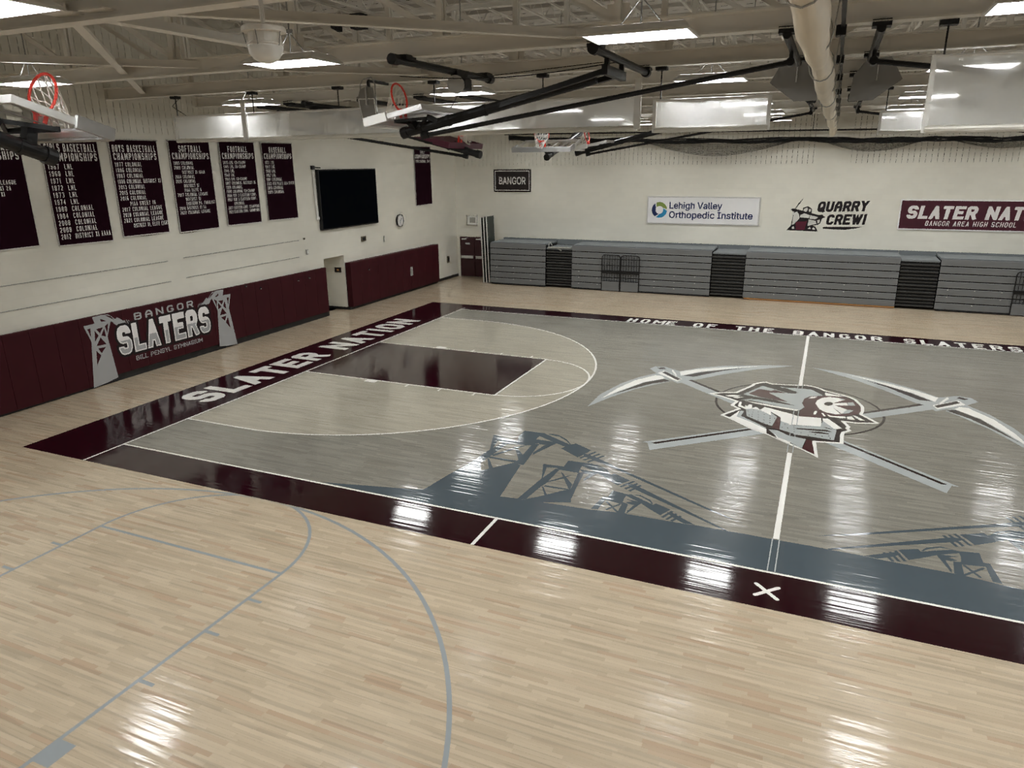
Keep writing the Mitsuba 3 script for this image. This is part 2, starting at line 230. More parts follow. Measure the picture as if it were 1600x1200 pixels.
# floor and pad drawings, in metres
EMB = [('white',[(10.661,0.263),(10.968,0.493),(11.283,0.618),(11.584,1.354),(11.616,1.524),(11.764,1.716),(11.922,1.816),(12.068,1.714),(12.713,1.828),(12.723,1.88),(12.89,1.899),(13.09,1.848),(13.258,1.712),(13.349,1.577),(13.785,1.335),(13.926,1.23),(14.049,1.068),(14.087,0.927),(14.187,0.564),(14.184,0.272),(14.142,-0.027),(14.458,-0.506),(14.404,-0.579),(14.021,-0.712),(13.778,-0.714),(13.876,-0.997),(13.843,-1.115),(13.891,-1.24),(13.758,-1.436),(13.738,-1.604),(13.728,-2.107),(13.213,-2.211),(13.273,-3.081),(12.977,-2.759),(12.709,-2.557),(12.242,-2.131),(11.919,-1.94),(11.413,-1.432),(11.17,-1.249),(11.235,-1.1),(11.478,-0.646),(11.296,-0.458),(11.371,-0.116),(11.019,0.114)]),('dark','INSET'),('lgray',[(11.483,0.513),(11.86,1.412),(12.515,0.997),(12.287,1.504),(12.396,1.471),(12.74,1.506),(12.798,1.529),(13.023,1.532),(13.236,1.225),(13.311,1.092),(13.039,0.956),(12.888,0.709),(12.845,0.328),(12.913,0.005),(12.851,-0.019),(12.689,0.077),(12.234,0.343),(11.776,0.416)]),('maroon',[(11.599,0.608),(11.805,1.109),(12.117,1.059),(12.162,1.176),(12.463,1.0),(12.051,0.875),(12.543,0.262),(12.169,0.363),(11.879,0.433)]),('dark',[(12.515,0.997),(12.295,1.38),(12.398,1.446),(12.714,1.188),(12.72,1.054)]),('lgray',[(11.677,0.098),(11.794,0.223),(12.25,0.123),(12.74,0.054),(12.902,0.001),(12.807,-0.28),(12.673,-0.237),(12.265,-0.093)]),('white',[(11.569,0.022),(12.012,-0.062),(12.393,-0.15),(12.794,-0.225),(12.762,-0.321),(12.276,-0.24),(11.826,-0.114)]),('white',[(11.079,0.266),(11.253,0.364),(11.442,0.401),(11.373,0.255),(11.182,0.193)]),('white',[(11.265,0.165),(11.549,0.325),(11.41,0.162),(11.376,0.116)]),('lgray',[(11.478,0.018),(11.751,0.266),(11.679,0.076)]),('maroon',[(12.852,0.331),(12.878,0.652),(12.996,0.923),(13.182,1.051),(13.411,1.159),(13.641,1.18),(13.811,1.141),(13.991,0.94),(14.106,0.581),(14.109,0.194),(14.036,-0.07),(13.769,-0.292),(13.425,-0.407),(13.295,-0.596),(12.805,-0.712),(12.829,-0.319),(12.913,0.005)]),('white',[(13.138,0.42),(13.175,0.692),(13.271,0.904),(13.441,1.058),(13.641,1.063),(13.789,0.974),(13.521,0.573),(13.821,0.744),(13.839,0.524),(13.563,0.439),(13.821,0.199),(13.704,-0.156),(13.502,0.29),(13.684,-0.188),(13.571,-0.243),(13.369,-0.173),(13.231,0.01)]),('lgray',[(13.704,-0.156),(13.821,0.199),(13.965,0.194),(13.851,-0.051)]),('lgray',[(13.835,0.75),(13.961,0.836),(14.0,0.589),(13.842,0.525)]),('lgray',[(13.626,1.057),(13.796,0.993),(13.725,0.907)]),('dark',[(13.52,0.532),(13.511,0.465),(13.485,0.404),(13.447,0.361),(13.404,0.344),(13.366,0.357),(13.339,0.396),(13.328,0.456),(13.337,0.523),(13.363,0.585),(13.402,0.629),(13.444,0.646),(13.483,0.633),(13.51,0.592)]),('white',[(12.959,0.737),(13.054,0.935),(13.171,0.982),(13.114,0.826)]),('white',[(13.109,-0.428),(13.139,-0.171),(13.195,-0.148),(13.166,-0.428)]),('white',[(13.276,-0.258),(13.323,-0.262),(13.375,-0.459),(13.333,-0.476)]),('white',[(13.398,-0.317),(13.505,-0.389),(13.769,-0.315),(13.797,-0.418),(13.702,-0.487),(13.439,-0.47)]),('white',[(13.808,-0.331),(13.914,-0.257),(13.977,-0.488),(13.819,-0.498)]),('white',[(13.926,-0.183),(13.994,-0.179),(14.171,-0.455),(14.065,-0.475)]),('white',[(13.329,1.4),(13.784,1.2),(13.698,1.182),(13.354,1.13)]),('white',[(11.466,-0.1),(11.523,-0.123),(11.528,-0.366),(11.668,-0.527),(11.677,-0.638),(11.469,-0.464)]),('white',[(11.612,-0.319),(11.675,-0.381),(11.697,-0.223),(11.773,-0.246),(11.787,-0.492),(11.874,-0.358),(11.983,-0.571),(11.947,-0.606),(11.667,-0.655)]),('lgray',[(11.662,-0.615),(11.791,-0.533),(11.954,-0.553),(12.236,-0.862),(12.215,-0.624),(12.374,-0.926),(12.312,-1.568),(12.136,-1.47),(11.738,-1.102)]),('white',[(11.974,-0.562),(12.056,-0.298),(12.71,-0.61),(12.777,-0.691),(13.282,-0.624),(13.303,-1.206),(12.74,-1.314),(12.612,-1.378),(12.664,-1.306),(12.464,-1.165),(12.442,-0.907),(12.216,-0.603),(12.236,-0.862)]),('lgray',[(12.464,-1.158),(12.664,-1.306),(12.612,-1.37),(13.279,-1.207),(13.324,-0.773),(13.559,-1.279),(13.6,-1.304),(13.549,-1.972),(13.12,-1.932),(12.769,-1.923),(12.76,-1.876),(12.472,-1.724)]),('white',[(13.309,-0.636),(13.427,-0.611),(13.713,-1.175),(13.559,-1.279),(13.327,-0.816)]),('dark',[(12.775,-1.503),(13.409,-1.381),(13.51,-1.479),(12.791,-1.572)]),('dark',[(13.036,-1.646),(13.261,-1.556),(13.449,-1.601),(13.443,-1.651),(13.163,-1.676)]),('dark',[(13.305,-1.205),(13.559,-1.279),(13.433,-1.301)]),('maroon',[(12.374,-0.926),(12.442,-0.907),(12.474,-1.76),(12.32,-1.676),(12.312,-1.568)]),('dark',[(11.708,-0.744),(11.722,-0.713),(11.743,-0.743),(11.728,-0.769)]),('dark',[(11.761,-1.012),(11.775,-0.982),(11.795,-1.01),(11.78,-1.036)]),('dark',[(11.819,-0.615),(11.833,-0.584),(11.854,-0.614),(11.839,-0.641)]),('dark',[(11.823,-0.781),(11.837,-0.751),(11.857,-0.78),(11.843,-0.807)]),('dark',[(11.827,-0.945),(11.841,-0.914),(11.861,-0.943),(11.846,-0.969)]),('dark',[(11.831,-1.105),(11.845,-1.075),(11.864,-1.103),(11.85,-1.129)]),('dark',[(11.941,-0.734),(11.956,-0.703),(11.975,-0.733),(11.961,-0.759)]),('dark',[(11.954,-0.921),(11.969,-0.89),(11.988,-0.919),(11.974,-0.945)]),('dark',[(11.967,-1.103),(11.981,-1.074),(12.001,-1.102),(11.986,-1.127)]),('dark',[(11.98,-1.282),(11.994,-1.253),(12.013,-1.281),(11.998,-1.306)]),('dark',[(12.073,-0.846),(12.087,-0.815),(12.107,-0.844),(12.092,-0.871)]),('dark',[(12.086,-1.042),(12.1,-1.013),(12.119,-1.041),(12.104,-1.067)]),('dark',[(12.098,-1.235),(12.112,-1.206),(12.131,-1.233),(12.117,-1.258)]),('dark',[(12.11,-1.423),(12.124,-1.394),(12.143,-1.421),(12.128,-1.446)]),('dark',[(12.205,-0.914),(12.219,-0.884),(12.238,-0.913),(12.224,-0.939)]),('dark',[(12.215,-1.07),(12.229,-1.04),(12.248,-1.068),(12.234,-1.094)]),('dark',[(12.225,-1.223),(12.239,-1.194),(12.258,-1.221),(12.243,-1.246)]),('dark',[(12.235,-1.373),(12.249,-1.344),(12.267,-1.371),(12.253,-1.396)]),('dark',[(12.316,-1.049),(12.331,-1.019),(12.349,-1.047),(12.335,-1.073)]),('dark',[(12.547,-1.361),(12.562,-1.332),(12.579,-1.359),(12.565,-1.384)]),('dark',[(12.502,-1.565),(12.517,-1.538),(12.534,-1.564),(12.52,-1.588)]),('dark',[(12.617,-1.575),(12.631,-1.547),(12.648,-1.573),(12.634,-1.597)]),('dark',[(12.736,-1.471),(12.751,-1.443),(12.768,-1.47),(12.753,-1.494)]),('dark',[(12.749,-1.613),(12.763,-1.585),(12.78,-1.611),(12.765,-1.635)]),('dark',[(12.761,-1.752),(12.775,-1.724),(12.792,-1.75),(12.778,-1.773)]),('dark',[(12.896,-1.764),(12.913,-1.733),(12.931,-1.761),(12.915,-1.788)]),('dark',[(13.039,-1.886),(13.055,-1.856),(13.074,-1.884),(13.057,-1.911)]),('dark',[(13.172,-1.765),(13.189,-1.734),(13.207,-1.762),(13.19,-1.789)]),('dark',[(13.304,-1.838),(13.321,-1.808),(13.339,-1.836),(13.322,-1.862)]),('dark',[(13.433,-1.759),(13.45,-1.728),(13.467,-1.757),(13.45,-1.783)]),('dark',[(13.458,-1.893),(13.475,-1.863),(13.492,-1.891),(13.476,-1.917)]),('white',[(11.395,-1.34),(11.553,-0.756),(11.533,-1.224),(11.835,-1.457),(12.216,-1.809),(12.237,-2.07),(11.914,-1.895)]),('lgray',[(11.527,-1.227),(11.571,-0.749),(11.646,-0.811),(11.616,-1.151),(11.903,-1.429),(12.198,-1.725),(12.205,-1.814),(11.835,-1.457)]),('lgray',[(12.251,-1.813),(12.443,-1.808),(12.681,-2.048),(13.017,-2.122),(12.957,-2.695),(12.724,-2.436),(12.486,-2.281)]),('white',[(12.379,-2.012),(12.478,-2.233),(12.745,-2.428),(12.707,-2.525),(12.465,-2.296)]),('dark',[(12.215,-1.799),(12.243,-2.067),(12.465,-2.289),(12.303,-2.043)]),('maroon',[(13.028,-2.156),(13.128,-2.142),(13.2,-2.915),(12.969,-2.697)])]
PICK = [('lgray',[(9.836,0.978),(10.0,1.355),(15.578,-3.522),(15.46,-3.528),(15.338,-3.896)]),('dark',[(10.006,1.231),(10.115,1.275),(15.395,-3.498),(15.303,-3.521)]),('lgray',[(8.198,-1.814),(8.206,-0.799),(8.438,0.249),(8.739,1.012),(9.128,1.617),(9.621,0.953),(9.331,0.586),(8.91,-0.052),(8.486,-0.987)]),('lgray',[(9.614,1.947),(10.028,2.46),(10.673,2.976),(11.829,3.503),(12.512,3.687),(11.539,2.919),(10.788,2.118),(10.161,1.293),(9.808,1.303)]),('lgray',[(8.823,1.938),(8.919,2.227),(9.206,2.282),(9.464,2.095),(9.67,1.969),(10.024,1.258),(9.816,0.837),(9.124,1.523)]),('white',[(8.326,-1.088),(8.476,-0.145),(8.721,0.7),(9.113,1.356),(9.29,1.363),(9.408,1.145),(8.974,0.629),(8.576,-0.343)]),('dark',[(8.479,-0.728),(8.84,0.226),(8.983,0.59),(9.402,1.116),(9.594,0.977),(9.216,0.582),(8.821,-0.064)]),('dark',[(9.001,2.085),(9.169,2.219),(9.255,2.07),(9.096,1.988)]),('white',[(9.129,1.589),(9.238,1.893),(9.841,1.273),(9.774,0.997)]),('dark',[(9.214,1.697),(9.29,1.819),(9.81,1.252),(9.757,1.11)]),('white',[(9.422,1.965),(9.442,2.086),(9.674,1.515),(9.63,1.497)]),('white',[(9.651,1.943),(10.046,2.352),(10.694,2.819),(11.671,3.335),(11.031,2.892),(10.725,2.591),(10.197,2.159),(9.756,1.574)]),('dark',[(9.818,1.598),(10.206,2.106),(10.727,2.573),(11.281,2.956),(10.743,2.457),(10.35,1.935),(10.082,1.587)])]
SL = [[(5.0,-7.63),(6.75,-7.24),(6.89,-7.18),(6.88,-7.19),(7.0,-6.39),(7.17,-5.51),(7.47,-6.07),(7.9,-5.49),(8.06,-5.56),(8.25,-6.93),(8.57,-6.89),(9.82,-6.81),(10.3,-6.73),(11.37,-6.71),(11.53,-6.69),(12.03,-6.69),(12.26,-6.68),(12.76,-6.69),(12.78,-7.7)],[(7.09,-5.96),(7.18,-5.12),(7.27,-4.67),(7.39,-4.67),(7.34,-5.34),(7.3,-5.8)],[(7.87,-4.45),(8.0,-4.43),(8.11,-5.54),(7.89,-5.52),(7.92,-5.32)],[(7.57,-4.73),(7.63,-4.75),(7.96,-5.14),(7.95,-5.38)],[(7.34,-5.29),(7.61,-4.77),(7.85,-4.46),(7.66,-4.83),(7.39,-5.36)],[(7.29,-5.39),(7.95,-5.39),(7.92,-5.49),(7.34,-5.46)],[(7.31,-5.47),(7.38,-5.52),(7.62,-5.87),(7.58,-5.96)],[(6.91,-4.3),(7.52,-4.43),(7.91,-4.41),(7.91,-4.54),(7.34,-4.69),(7.13,-4.57),(7.23,-5.07),(7.21,-5.15)],[(7.91,-4.28),(8.23,-4.25),(8.31,-4.27),(8.08,-5.02),(8.05,-4.88),(8.13,-4.41),(8.01,-4.44)],[(7.52,-4.43),(7.43,-4.15),(7.43,-3.83),(7.87,-3.81),(8.63,-4.24),(8.6,-4.39),(8.32,-4.26),(8.24,-4.27),(7.97,-4.29),(7.96,-4.41),(7.86,-4.45)],[(7.96,-3.82),(8.06,-3.78),(8.21,-3.8),(8.43,-3.96),(8.62,-4.21),(8.6,-4.22),(8.46,-4.05),(8.24,-3.88),(8.03,-3.85)],[(8.5,-4.48),(8.56,-4.29),(8.69,-4.11),(9.09,-4.35),(9.01,-4.63),(8.95,-4.79)],[(8.99,-4.54),(9.26,-4.64),(9.72,-4.92),(11.7,-6.05),(12.22,-6.34),(11.71,-6.12),(9.76,-5.04),(9.04,-4.69)],[(8.56,-6.91),(8.64,-6.04),(8.65,-5.97),(8.74,-5.45),(8.82,-5.48),(8.8,-6.15),(8.76,-6.29),(8.7,-6.86)],[(8.44,-5.34),(8.72,-5.32),(8.74,-5.42),(8.56,-5.47),(8.66,-5.94),(8.66,-6.0)],[(8.44,-5.34),(8.83,-5.31),(9.17,-5.37),(9.18,-5.48),(8.82,-5.48),(8.73,-5.41)],[(8.85,-5.35),(8.83,-5.01),(9.21,-4.99),(9.31,-5.02),(9.52,-5.25),(9.49,-5.36),(9.17,-5.33),(9.2,-5.48),(9.1,-5.49)],[(9.19,-5.47),(9.29,-5.41),(9.35,-6.01),(9.42,-6.56),(9.38,-6.58),(9.29,-6.21)],[(8.87,-5.55),(8.91,-5.58),(9.25,-6.0),(9.29,-6.23),(9.25,-6.2)],[(8.8,-6.04),(8.97,-5.78),(9.14,-5.57),(9.01,-5.83),(8.8,-6.09)],[(8.81,-6.21),(9.25,-6.2),(9.24,-6.25),(8.81,-6.27)],[(8.77,-6.28),(8.81,-6.29),(8.98,-6.57),(8.96,-6.62)],[(8.69,-6.86),(8.88,-6.67),(9.2,-6.27),(9.29,-6.19),(9.46,-6.68),(8.73,-6.97)],[(9.17,-5.33),(9.47,-5.34),(9.54,-5.34),(9.39,-5.79),(9.37,-5.68),(9.4,-5.46),(9.3,-5.47)],[(9.21,-4.99),(9.31,-4.98),(9.8,-5.33),(9.71,-5.49),(9.48,-5.33)],[(9.24,-5.0),(9.43,-5.0),(9.64,-5.13),(9.79,-5.36),(9.77,-5.37),(9.63,-5.19),(9.45,-5.06),(9.31,-5.04)],[(9.7,-5.5),(9.82,-5.25),(10.17,-5.45),(10.08,-5.59),(10.01,-5.73)],[(10.11,-5.58),(10.29,-5.59),(11.77,-6.51),(12.03,-6.67),(12.0,-6.7),(11.76,-6.56),(10.28,-5.74)],[(9.98,-6.24),(9.99,-5.96),(10.22,-6.01),(10.51,-6.2),(10.46,-6.29),(10.25,-6.18),(10.27,-6.37)],[(9.9,-6.25),(10.03,-6.24),(10.28,-6.34),(10.28,-6.42),(9.97,-6.36),(9.95,-6.76),(9.84,-6.77)],[(10.27,-6.35),(10.37,-6.37),(10.4,-6.72),(10.28,-6.74)],[(10.31,-6.32),(10.51,-6.21),(10.58,-6.22),(10.43,-6.73),(10.42,-6.63),(10.47,-6.37),(10.39,-6.37)],[(10.23,-6.02),(10.34,-6.0),(10.8,-6.26),(10.7,-6.38),(10.52,-6.22)],[(10.34,-5.99),(10.48,-5.96),(10.68,-6.08),(10.76,-6.21),(10.74,-6.22),(10.66,-6.12),(10.5,-6.01)],[(10.7,-6.38),(10.8,-6.17),(11.07,-6.31),(10.95,-6.57)],[(11.04,-6.42),(11.1,-6.39),(11.53,-6.68),(11.36,-6.7),(11.13,-6.54)]]
SH = [[(7.84,-4.2),(7.84,-4.0),(8.21,-4.2)],[(9.17,-5.32),(9.16,-5.15),(9.48,-5.32)],[(10.25,-6.19),(10.26,-6.08),(10.5,-6.22)]]
SW = [([(9.0,-4.81),(9.2,-4.39)],0.05),([(9.1,-4.88),(9.3,-4.46)],0.05),([(9.2,-4.95),(9.4,-4.52)],0.05),([(10.07,-5.77),(10.24,-5.45)],0.05),([(10.17,-5.83),(10.32,-5.52)],0.05),([(10.26,-5.88),(10.4,-5.57)],0.05),([(10.0,-6.41),(10.29,-6.73)],0.04),([(10.25,-6.42),(10.08,-6.71)],0.04),([(11.0,-6.63),(11.11,-6.35)],0.045),([(11.08,-6.67),(11.19,-6.41)],0.045),([(11.16,-6.7),(11.27,-6.47)],0.045)]
PT = [[(-5.197,1.663),(-4.881,1.671),(-4.92,1.843),(-4.636,1.856),(-4.583,1.79),(-4.396,1.684),(-4.455,1.57),(-4.587,1.262),(-4.484,0.12),(-4.84,0.061),(-5.225,0.03),(-5.058,1.23)],[(-4.652,1.85),(-4.458,1.835),(-4.249,1.64),(-4.352,1.591),(-4.434,1.649)],[(-4.355,1.578),(-4.219,1.713),(-3.972,1.514),(-4.087,1.5),(-4.277,1.5)]]
PH = [[(-5.106,1.568),(-5.02,1.564),(-5.048,1.337)],[(-4.607,1.546),(-4.504,1.602),(-4.577,1.344)],[(-4.868,1.518),(-4.67,1.531),(-4.783,1.389)],[(-4.918,1.487),(-4.834,1.345),(-4.957,1.206)],[(-4.644,1.484),(-4.625,1.271),(-4.756,1.328)],[(-4.939,1.086),(-4.787,1.279),(-4.655,1.075)],[(-4.909,1.015),(-4.69,1.005),(-4.832,0.87)],[(-4.969,0.965),(-4.857,0.82),(-5.02,0.594)],[(-4.709,1.76),(-4.537,1.67),(-4.695,1.68)],[(-4.573,1.838),(-4.408,1.778),(-4.323,1.661),(-4.471,1.768)]]
PW = [([(-4.023,1.581),(-3.965,1.469)],0.02),([(-3.959,1.582),(-3.914,1.482)],0.02),([(-3.898,1.564),(-3.857,1.49)],0.02)]
# ---------------------------------------------------------------- the hall
XL, XR, YN, YB, ZC = -4.25, 29.75, -21.0, 15.5, 9.65
HX, HW = 12.75, 7.648                                   # half-court line; half the court's width
DY0, DY1, DZ = 4.75, 6.0, 2.15                          # doorway niche in the left wall
floor = struct('floor', bx(XL - .5, XR + .3, YN - .3, YB + .3, -.12, 0), 'maple', 'glossy maple strip gym floor with painted court')
w = [bx(XL - 1.6, XL, YN - .3, DY0, 0, 9.9), bx(XL - 1.6, XL, DY1, YB + .3, 0, 9.9), bx(XL - 1.6, XL, DY0, DY1, DZ, 9.9), bx(XL - 1.6, XL - 1.2, DY0, DY1, 0, DZ)]
wall_left = struct('wall_left', w, 'wall', 'cream painted block wall behind the banners')
wall_back = struct('wall_back', bx(XL, XR, YB, YB + .3, 0, 9.9), 'wall', 'cream painted block wall above the bleachers')
struct('wall_right', bx(XR, XR + .3, YN - .3, YB + .3, 0, 9.9), 'far_dark', 'dark end wall outside the view')
struct('wall_front', bx(XL, XR, YN - .3, YN, 0, 9.9), 'far_dark', 'dark side wall outside the view')
ceiling = struct('ceiling', bx(XL - 1.6, XR + .3, YN - .3, YB + .3, ZC, ZC + .2), 'deck', 'perforated acoustic roof deck')
for k in range(18):                                     # ribs of the deck, and rows of slots between them
    y = 15 - 1.5 * k; obj('deck_rib', bx(XL, XR, y, y + .12, ZC - .10, ZC), 'deck', ceiling)
v, f = [], []
for y in np.arange(-9, 15.2, .5):
    if abs((y - 15) % 1.5) > .2:
        for x in np.arange(XL + .2, XR, .34): v += [(x, y, ZC - .004), (x, y + .05, ZC - .004), (x + .17, y + .05, ZC - .004), (x + .17, y, ZC - .004)]
n4 = len(v) // 4; q = np.arange(n4)[:, None] * 4
obj('slot_row', trimesh.Trimesh(np.array(v), np.vstack([q + [0, 1, 2], q + [0, 2, 3]]), process=False), 'deck_dark', ceiling, 'rows of small dark slots in the deck', kind='stuff')

# slotted acoustic blocks high on both walls: the nearest 300 of each wall as parts, the rest as one part
def slotted(W=.4, H=.2):
    s, a, b = .008, .025, H - .025
    p = Polygon([(.0, .0), (W, .0), (W, a), (W - s, a), (W - s, b), (W, b), (W, H), (.0, H), (.0, b), (s, b), (s, a), (.0, a)], [[(W / 2 - s, a), (W / 2 + s, a), (W / 2 + s, b), (W / 2 - s, b)]])
    return trimesh.creation.extrude_polygon(p, .03, engine='earcut')
BLK = slotted()
def veneer(wall, cells, place, label):
    src, rest = None, []
    for i, c in enumerate(cells):
        m = place(c)
        if i < 300:
            if src is None: src = obj('acoustic_block', BLK, 'wall', wall); scene[src]['to_world'] = TF(m)
            else: again('acoustic_block', src, wall, TF(m))
        else: b = BLK.copy(); b.apply_transform(m); rest.append(b)
    obj('block_field', rest, 'wall', wall, label, kind='stuff')
mL = lambda c: np.array([[0, 0, 1, XL + .001], [1, 0, 0, c[0]], [0, 1, 0, c[1]], [0, 0, 0, 1.0]])
mB = lambda c: np.array([[1, 0, 0, c[0]], [0, 0, -1, YB - .001], [0, 1, 0, c[1]], [0, 0, 0, 1.0]])
cellL = [(y - .2 * (r % 2), 6.36 + .2 * r) for r in range(14) for y in np.arange(-8.6, 14.8, .4)]
cellB = [(x - .2 * (r % 2), 5.36 + .2 * r) for r in range(18) for x in np.arange(-3.9, 24, .4) if not 12.2 < x < 13.25]
cellL.sort(key=lambda c: math.dist((XL, *c), CAM)); cellB.sort(key=lambda c: (c[1] > 6.7, math.dist((c[0], YB, c[1]), CAM)))
veneer(wall_left, cellL, mL, 'slotted acoustic blocks further along the left wall')
veneer(wall_back, cellB, mB, 'slotted acoustic blocks higher up the far wall')
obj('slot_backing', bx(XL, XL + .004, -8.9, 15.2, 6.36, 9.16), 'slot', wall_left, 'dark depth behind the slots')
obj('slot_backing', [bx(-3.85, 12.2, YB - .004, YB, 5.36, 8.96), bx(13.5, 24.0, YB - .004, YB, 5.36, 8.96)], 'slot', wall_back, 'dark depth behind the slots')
k = struct('trim_1', [bx(XL, XL + .02, -11, -2.23, 2.925, 2.945), bx(XL, XL + .02, -1.66, 3.45, 2.955, 2.975), bx(XL, XL + .02, -11, -2.23, 2.345, 2.365), bx(XL, XL + .02, -1.66, 3.38, 2.375, 2.395)], 'grille', 'thin horizontal strips on the left wall below the banners')
struct('baseboard_left', [bx(XL, XL + .06, -20.9, DY0, 0, .17), bx(XL, XL + .14, DY1, 13.1, 0, .12), bx(XL, XL + .03, 13.1, YB, 0, .12), bx(XL - 1.2, XL, DY1 - .03, DY1, 0, .1)], 'black_base', 'black rubber base along the left wall')
struct('baseboard_back', bx(-2.4, XR, YB - .03, YB, 0, .12), 'black_base', 'black rubber base along the far wall')
# double door in the far corner
d1 = struct('door_1', bx(-4.05, -2.42, YB - .05, YB, .02, 2.0), 'door_maroon', 'maroon double door in the far left corner')
obj('frame', [bx(-4.15, -4.05, YB - .09, YB, 0, 2.08), bx(-2.42, -2.34, YB - .09, YB, 0, 2.08), bx(-4.15, -2.34, YB - .09, YB, 2.0, 2.08)], 'wall_plain', d1, 'cream door frame')
for x in (-4.03, -3.22):
    lf = obj('leaf', bx(x, x + .79, YB - .09, YB - .05, .03, 1.98, .006), 'door_maroon', d1)
    obj('push_bar', bx(x + .06, x + .73, YB - .16, YB - .10, .93, 1.07, .012), 'alu', lf, 'pale metal push bar')
    obj('closer', [bx(x + .1, x + .36, YB - .14, YB - .09, 1.86, 1.92), bar((x + .2, YB - .13, 1.9), (x + .45, YB - .1, 1.97), .02, .02)], 'alu', lf, 'grey door closer')
obj('notice', bx(-3.75, -3.48, YB - .095, YB - .09, 1.62, 1.71), 'print_grey', d1, 'small pale notice')

# ---------------------------------------------------------------- paint on the floor
def rect(x0, x1, y0, y1): return sbox(x0, y0, x1, y1)
def fp(name, g, layer, mat, label=None): return obj(name, onfloor(g, layer), mat, floor, label)
L5 = .05
mirror = lambda g: affinity.scale(g, -1, 1, origin=(HX, 0))
court = rect(0, 2 * HX, -HW, HW)
hoop = Polygon([(1.593 + 6.02 * math.cos(a), 6.02 * math.sin(a)) for a in np.linspace(0, 2 * math.pi, 181)])
arcz = unary_union([hoop.intersection(rect(1.593, 9, -7, 7)), rect(0, 1.6, -6.02, 6.02)])
fp('stained_field', court, 1, 'grey_stain', 'grey stained wood of the main court')
for i, g in enumerate((arcz, mirror(arcz))): fp('three_point_area', g, 2, 'pale_stain', 'paler stained wood inside the three point line')
bor = rect(-1.86, 2 * HX + 1.86, -8.585, 8.62).difference(court.buffer(.0))
fp('border', bor, 2, 'maroon_paint', 'dark maroon border painted around the court')
key = rect(0, 5.79, -1.83, 1.83)
for g in (key, mirror(key)): fp('painted_key', g, 3, 'maroon_paint', 'dark maroon free throw lane')
lines = lambda pts: unary_union([LineString(p).buffer(L5 / 2, cap_style='flat', join_style='mitre') for p in pts])
ftc = LineString([(5.79 + 1.8 * math.cos(a), 1.8 * math.sin(a)) for a in np.linspace(-math.pi / 2, math.pi / 2, 61)]).buffer(L5 / 2, cap_style='flat')
arcl = LineString([(0, -5.995), (1.593, -5.995)] + [(1.593 + 5.995 * math.cos(a), 5.995 * math.sin(a)) for a in np.linspace(-math.pi / 2, math.pi / 2, 121)][1:-1] + [(1.593, 5.995), (0, 5.995)]).buffer(L5 / 2, cap_style='flat')
tick = lambda y: [rect(2.05, 2.38, y - .2 * (y < 0), y + .2 * (y > 0))] + [rect(x, x + L5, y - .2 * (y < 0), y + .2 * (y > 0)) for x in (3.3, 4.27, 5.25)]
lane = unary_union([lines([[(0, -1.83), (5.79, -1.83), (5.79, 1.83), (0, 1.83)]])] + tick(-1.83) + tick(1.83))
for g, nm, lb in ((lane, 'lane_line', 'white lines and block marks of the free throw lane'), (ftc, 'free_throw_arc', 'white free throw half circle'), (arcl, 'three_point_line', 'white three point line')):
    fp(nm, g, 4, 'white_paint', lb); fp(nm, mirror(g), 4, 'white_paint', lb)
fp('boundary_line', unary_union([rect(-1.86, 2 * HX + 1.86, s * HW - (L5 if s < 0 else 0), s * HW + (L5 if s > 0 else 0)).intersection(rect(0 if True else 0, 2 * HX, -9, 9)) for s in (-1, 1)] + [rect(-L5, 0, -8.585, 8.0), rect(2 * HX, 2 * HX + L5, -8.585, 8.0)]), 4, 'white_paint', 'white boundary line of the court')
fp('coaching_mark', unary_union([rect(8.53 - .03, 8.53 + .03, -8.585, -HW), rect(2 * HX - 8.56, 2 * HX - 8.5, -8.585, -HW)]), 4, 'white_paint', 'short white coaching box mark across the border')
fp('table_mark', unary_union([LineString(p).buffer(.03) for p in ([(12.59, -8.035), (12.875, -8.32)], [(12.875, -8.035), (12.6, -8.315)])]), 4, 'white_paint', 'white X on the near border')
fp('half_court_line', unary_union([rect(HX - .045, HX + .045, -6.66, -3.0), rect(HX - .045, HX + .045, 1.86, HW)]), 4, 'white_paint', 'white half court line')
fp('centre_circle', Polygon([(HX + 1.855 * math.cos(a), 1.855 * math.sin(a)) for a in np.linspace(0, 2 * math.pi, 121)], [[(HX + 1.80 * math.cos(a), 1.80 * math.sin(a)) for a in np.linspace(0, 2 * math.pi, 121)]]), 5, 'dark_paint', 'dark centre circle line')
sl = unary_union([Polygon(p).buffer(0) for p in SL]).difference(unary_union([Polygon(p).buffer(0) for p in SH])).union(unary_union([LineString(p).buffer(w / 2, cap_style='flat') for p, w in SW]))
sl = sl.intersection(rect(0, HX, -HW, HW)); fp('tower_silhouette', unary_union([sl, mirror(sl)]), 3, 'slate_paint', 'slate grey quarry towers and cables along the near sideline')
def art(name, L, g0, layer, mir, label):                # coloured shapes stacked in order
    root = None; base = layer
    for c, p in L:
        g = Polygon(L[0][1]).buffer(-.075, join_style='mitre') if p == 'INSET' else Polygon(p).buffer(0)
        if mir: g = mirror(g)
        m = onfloor(g, layer)
        if root is None: root = obj(name, m, c + '_paint', floor, label)
        else: obj(c + '_shape', m, c + '_paint', root)
        layer += .16
ren = {'lgray': 'silver', 'maroon': 'wine', 'dark': 'dark', 'white': 'white'}
for mir in (False, True): art('pickaxe_emblem', [(ren[c], p) for c, p in PICK], None, 5.2 + .1 * mir, mir, 'large silver and dark painted pickaxe ' + ('heading right' if mir else 'heading left'))
art('centre_emblem', [(ren[c], p) for c, p in EMB], None, 7.4, False, 'angular helmeted head emblem at centre court')
fp('half_court_outline', unary_union([rect(HX + s * .05 - .009, HX + s * .05 + .009, a, b) for s in (-1, 1) for a, b in ((-HW, -6.66), (-3.0, 1.86))]), 15.5, 'silver_paint', 'thin grey outline of the half court line')
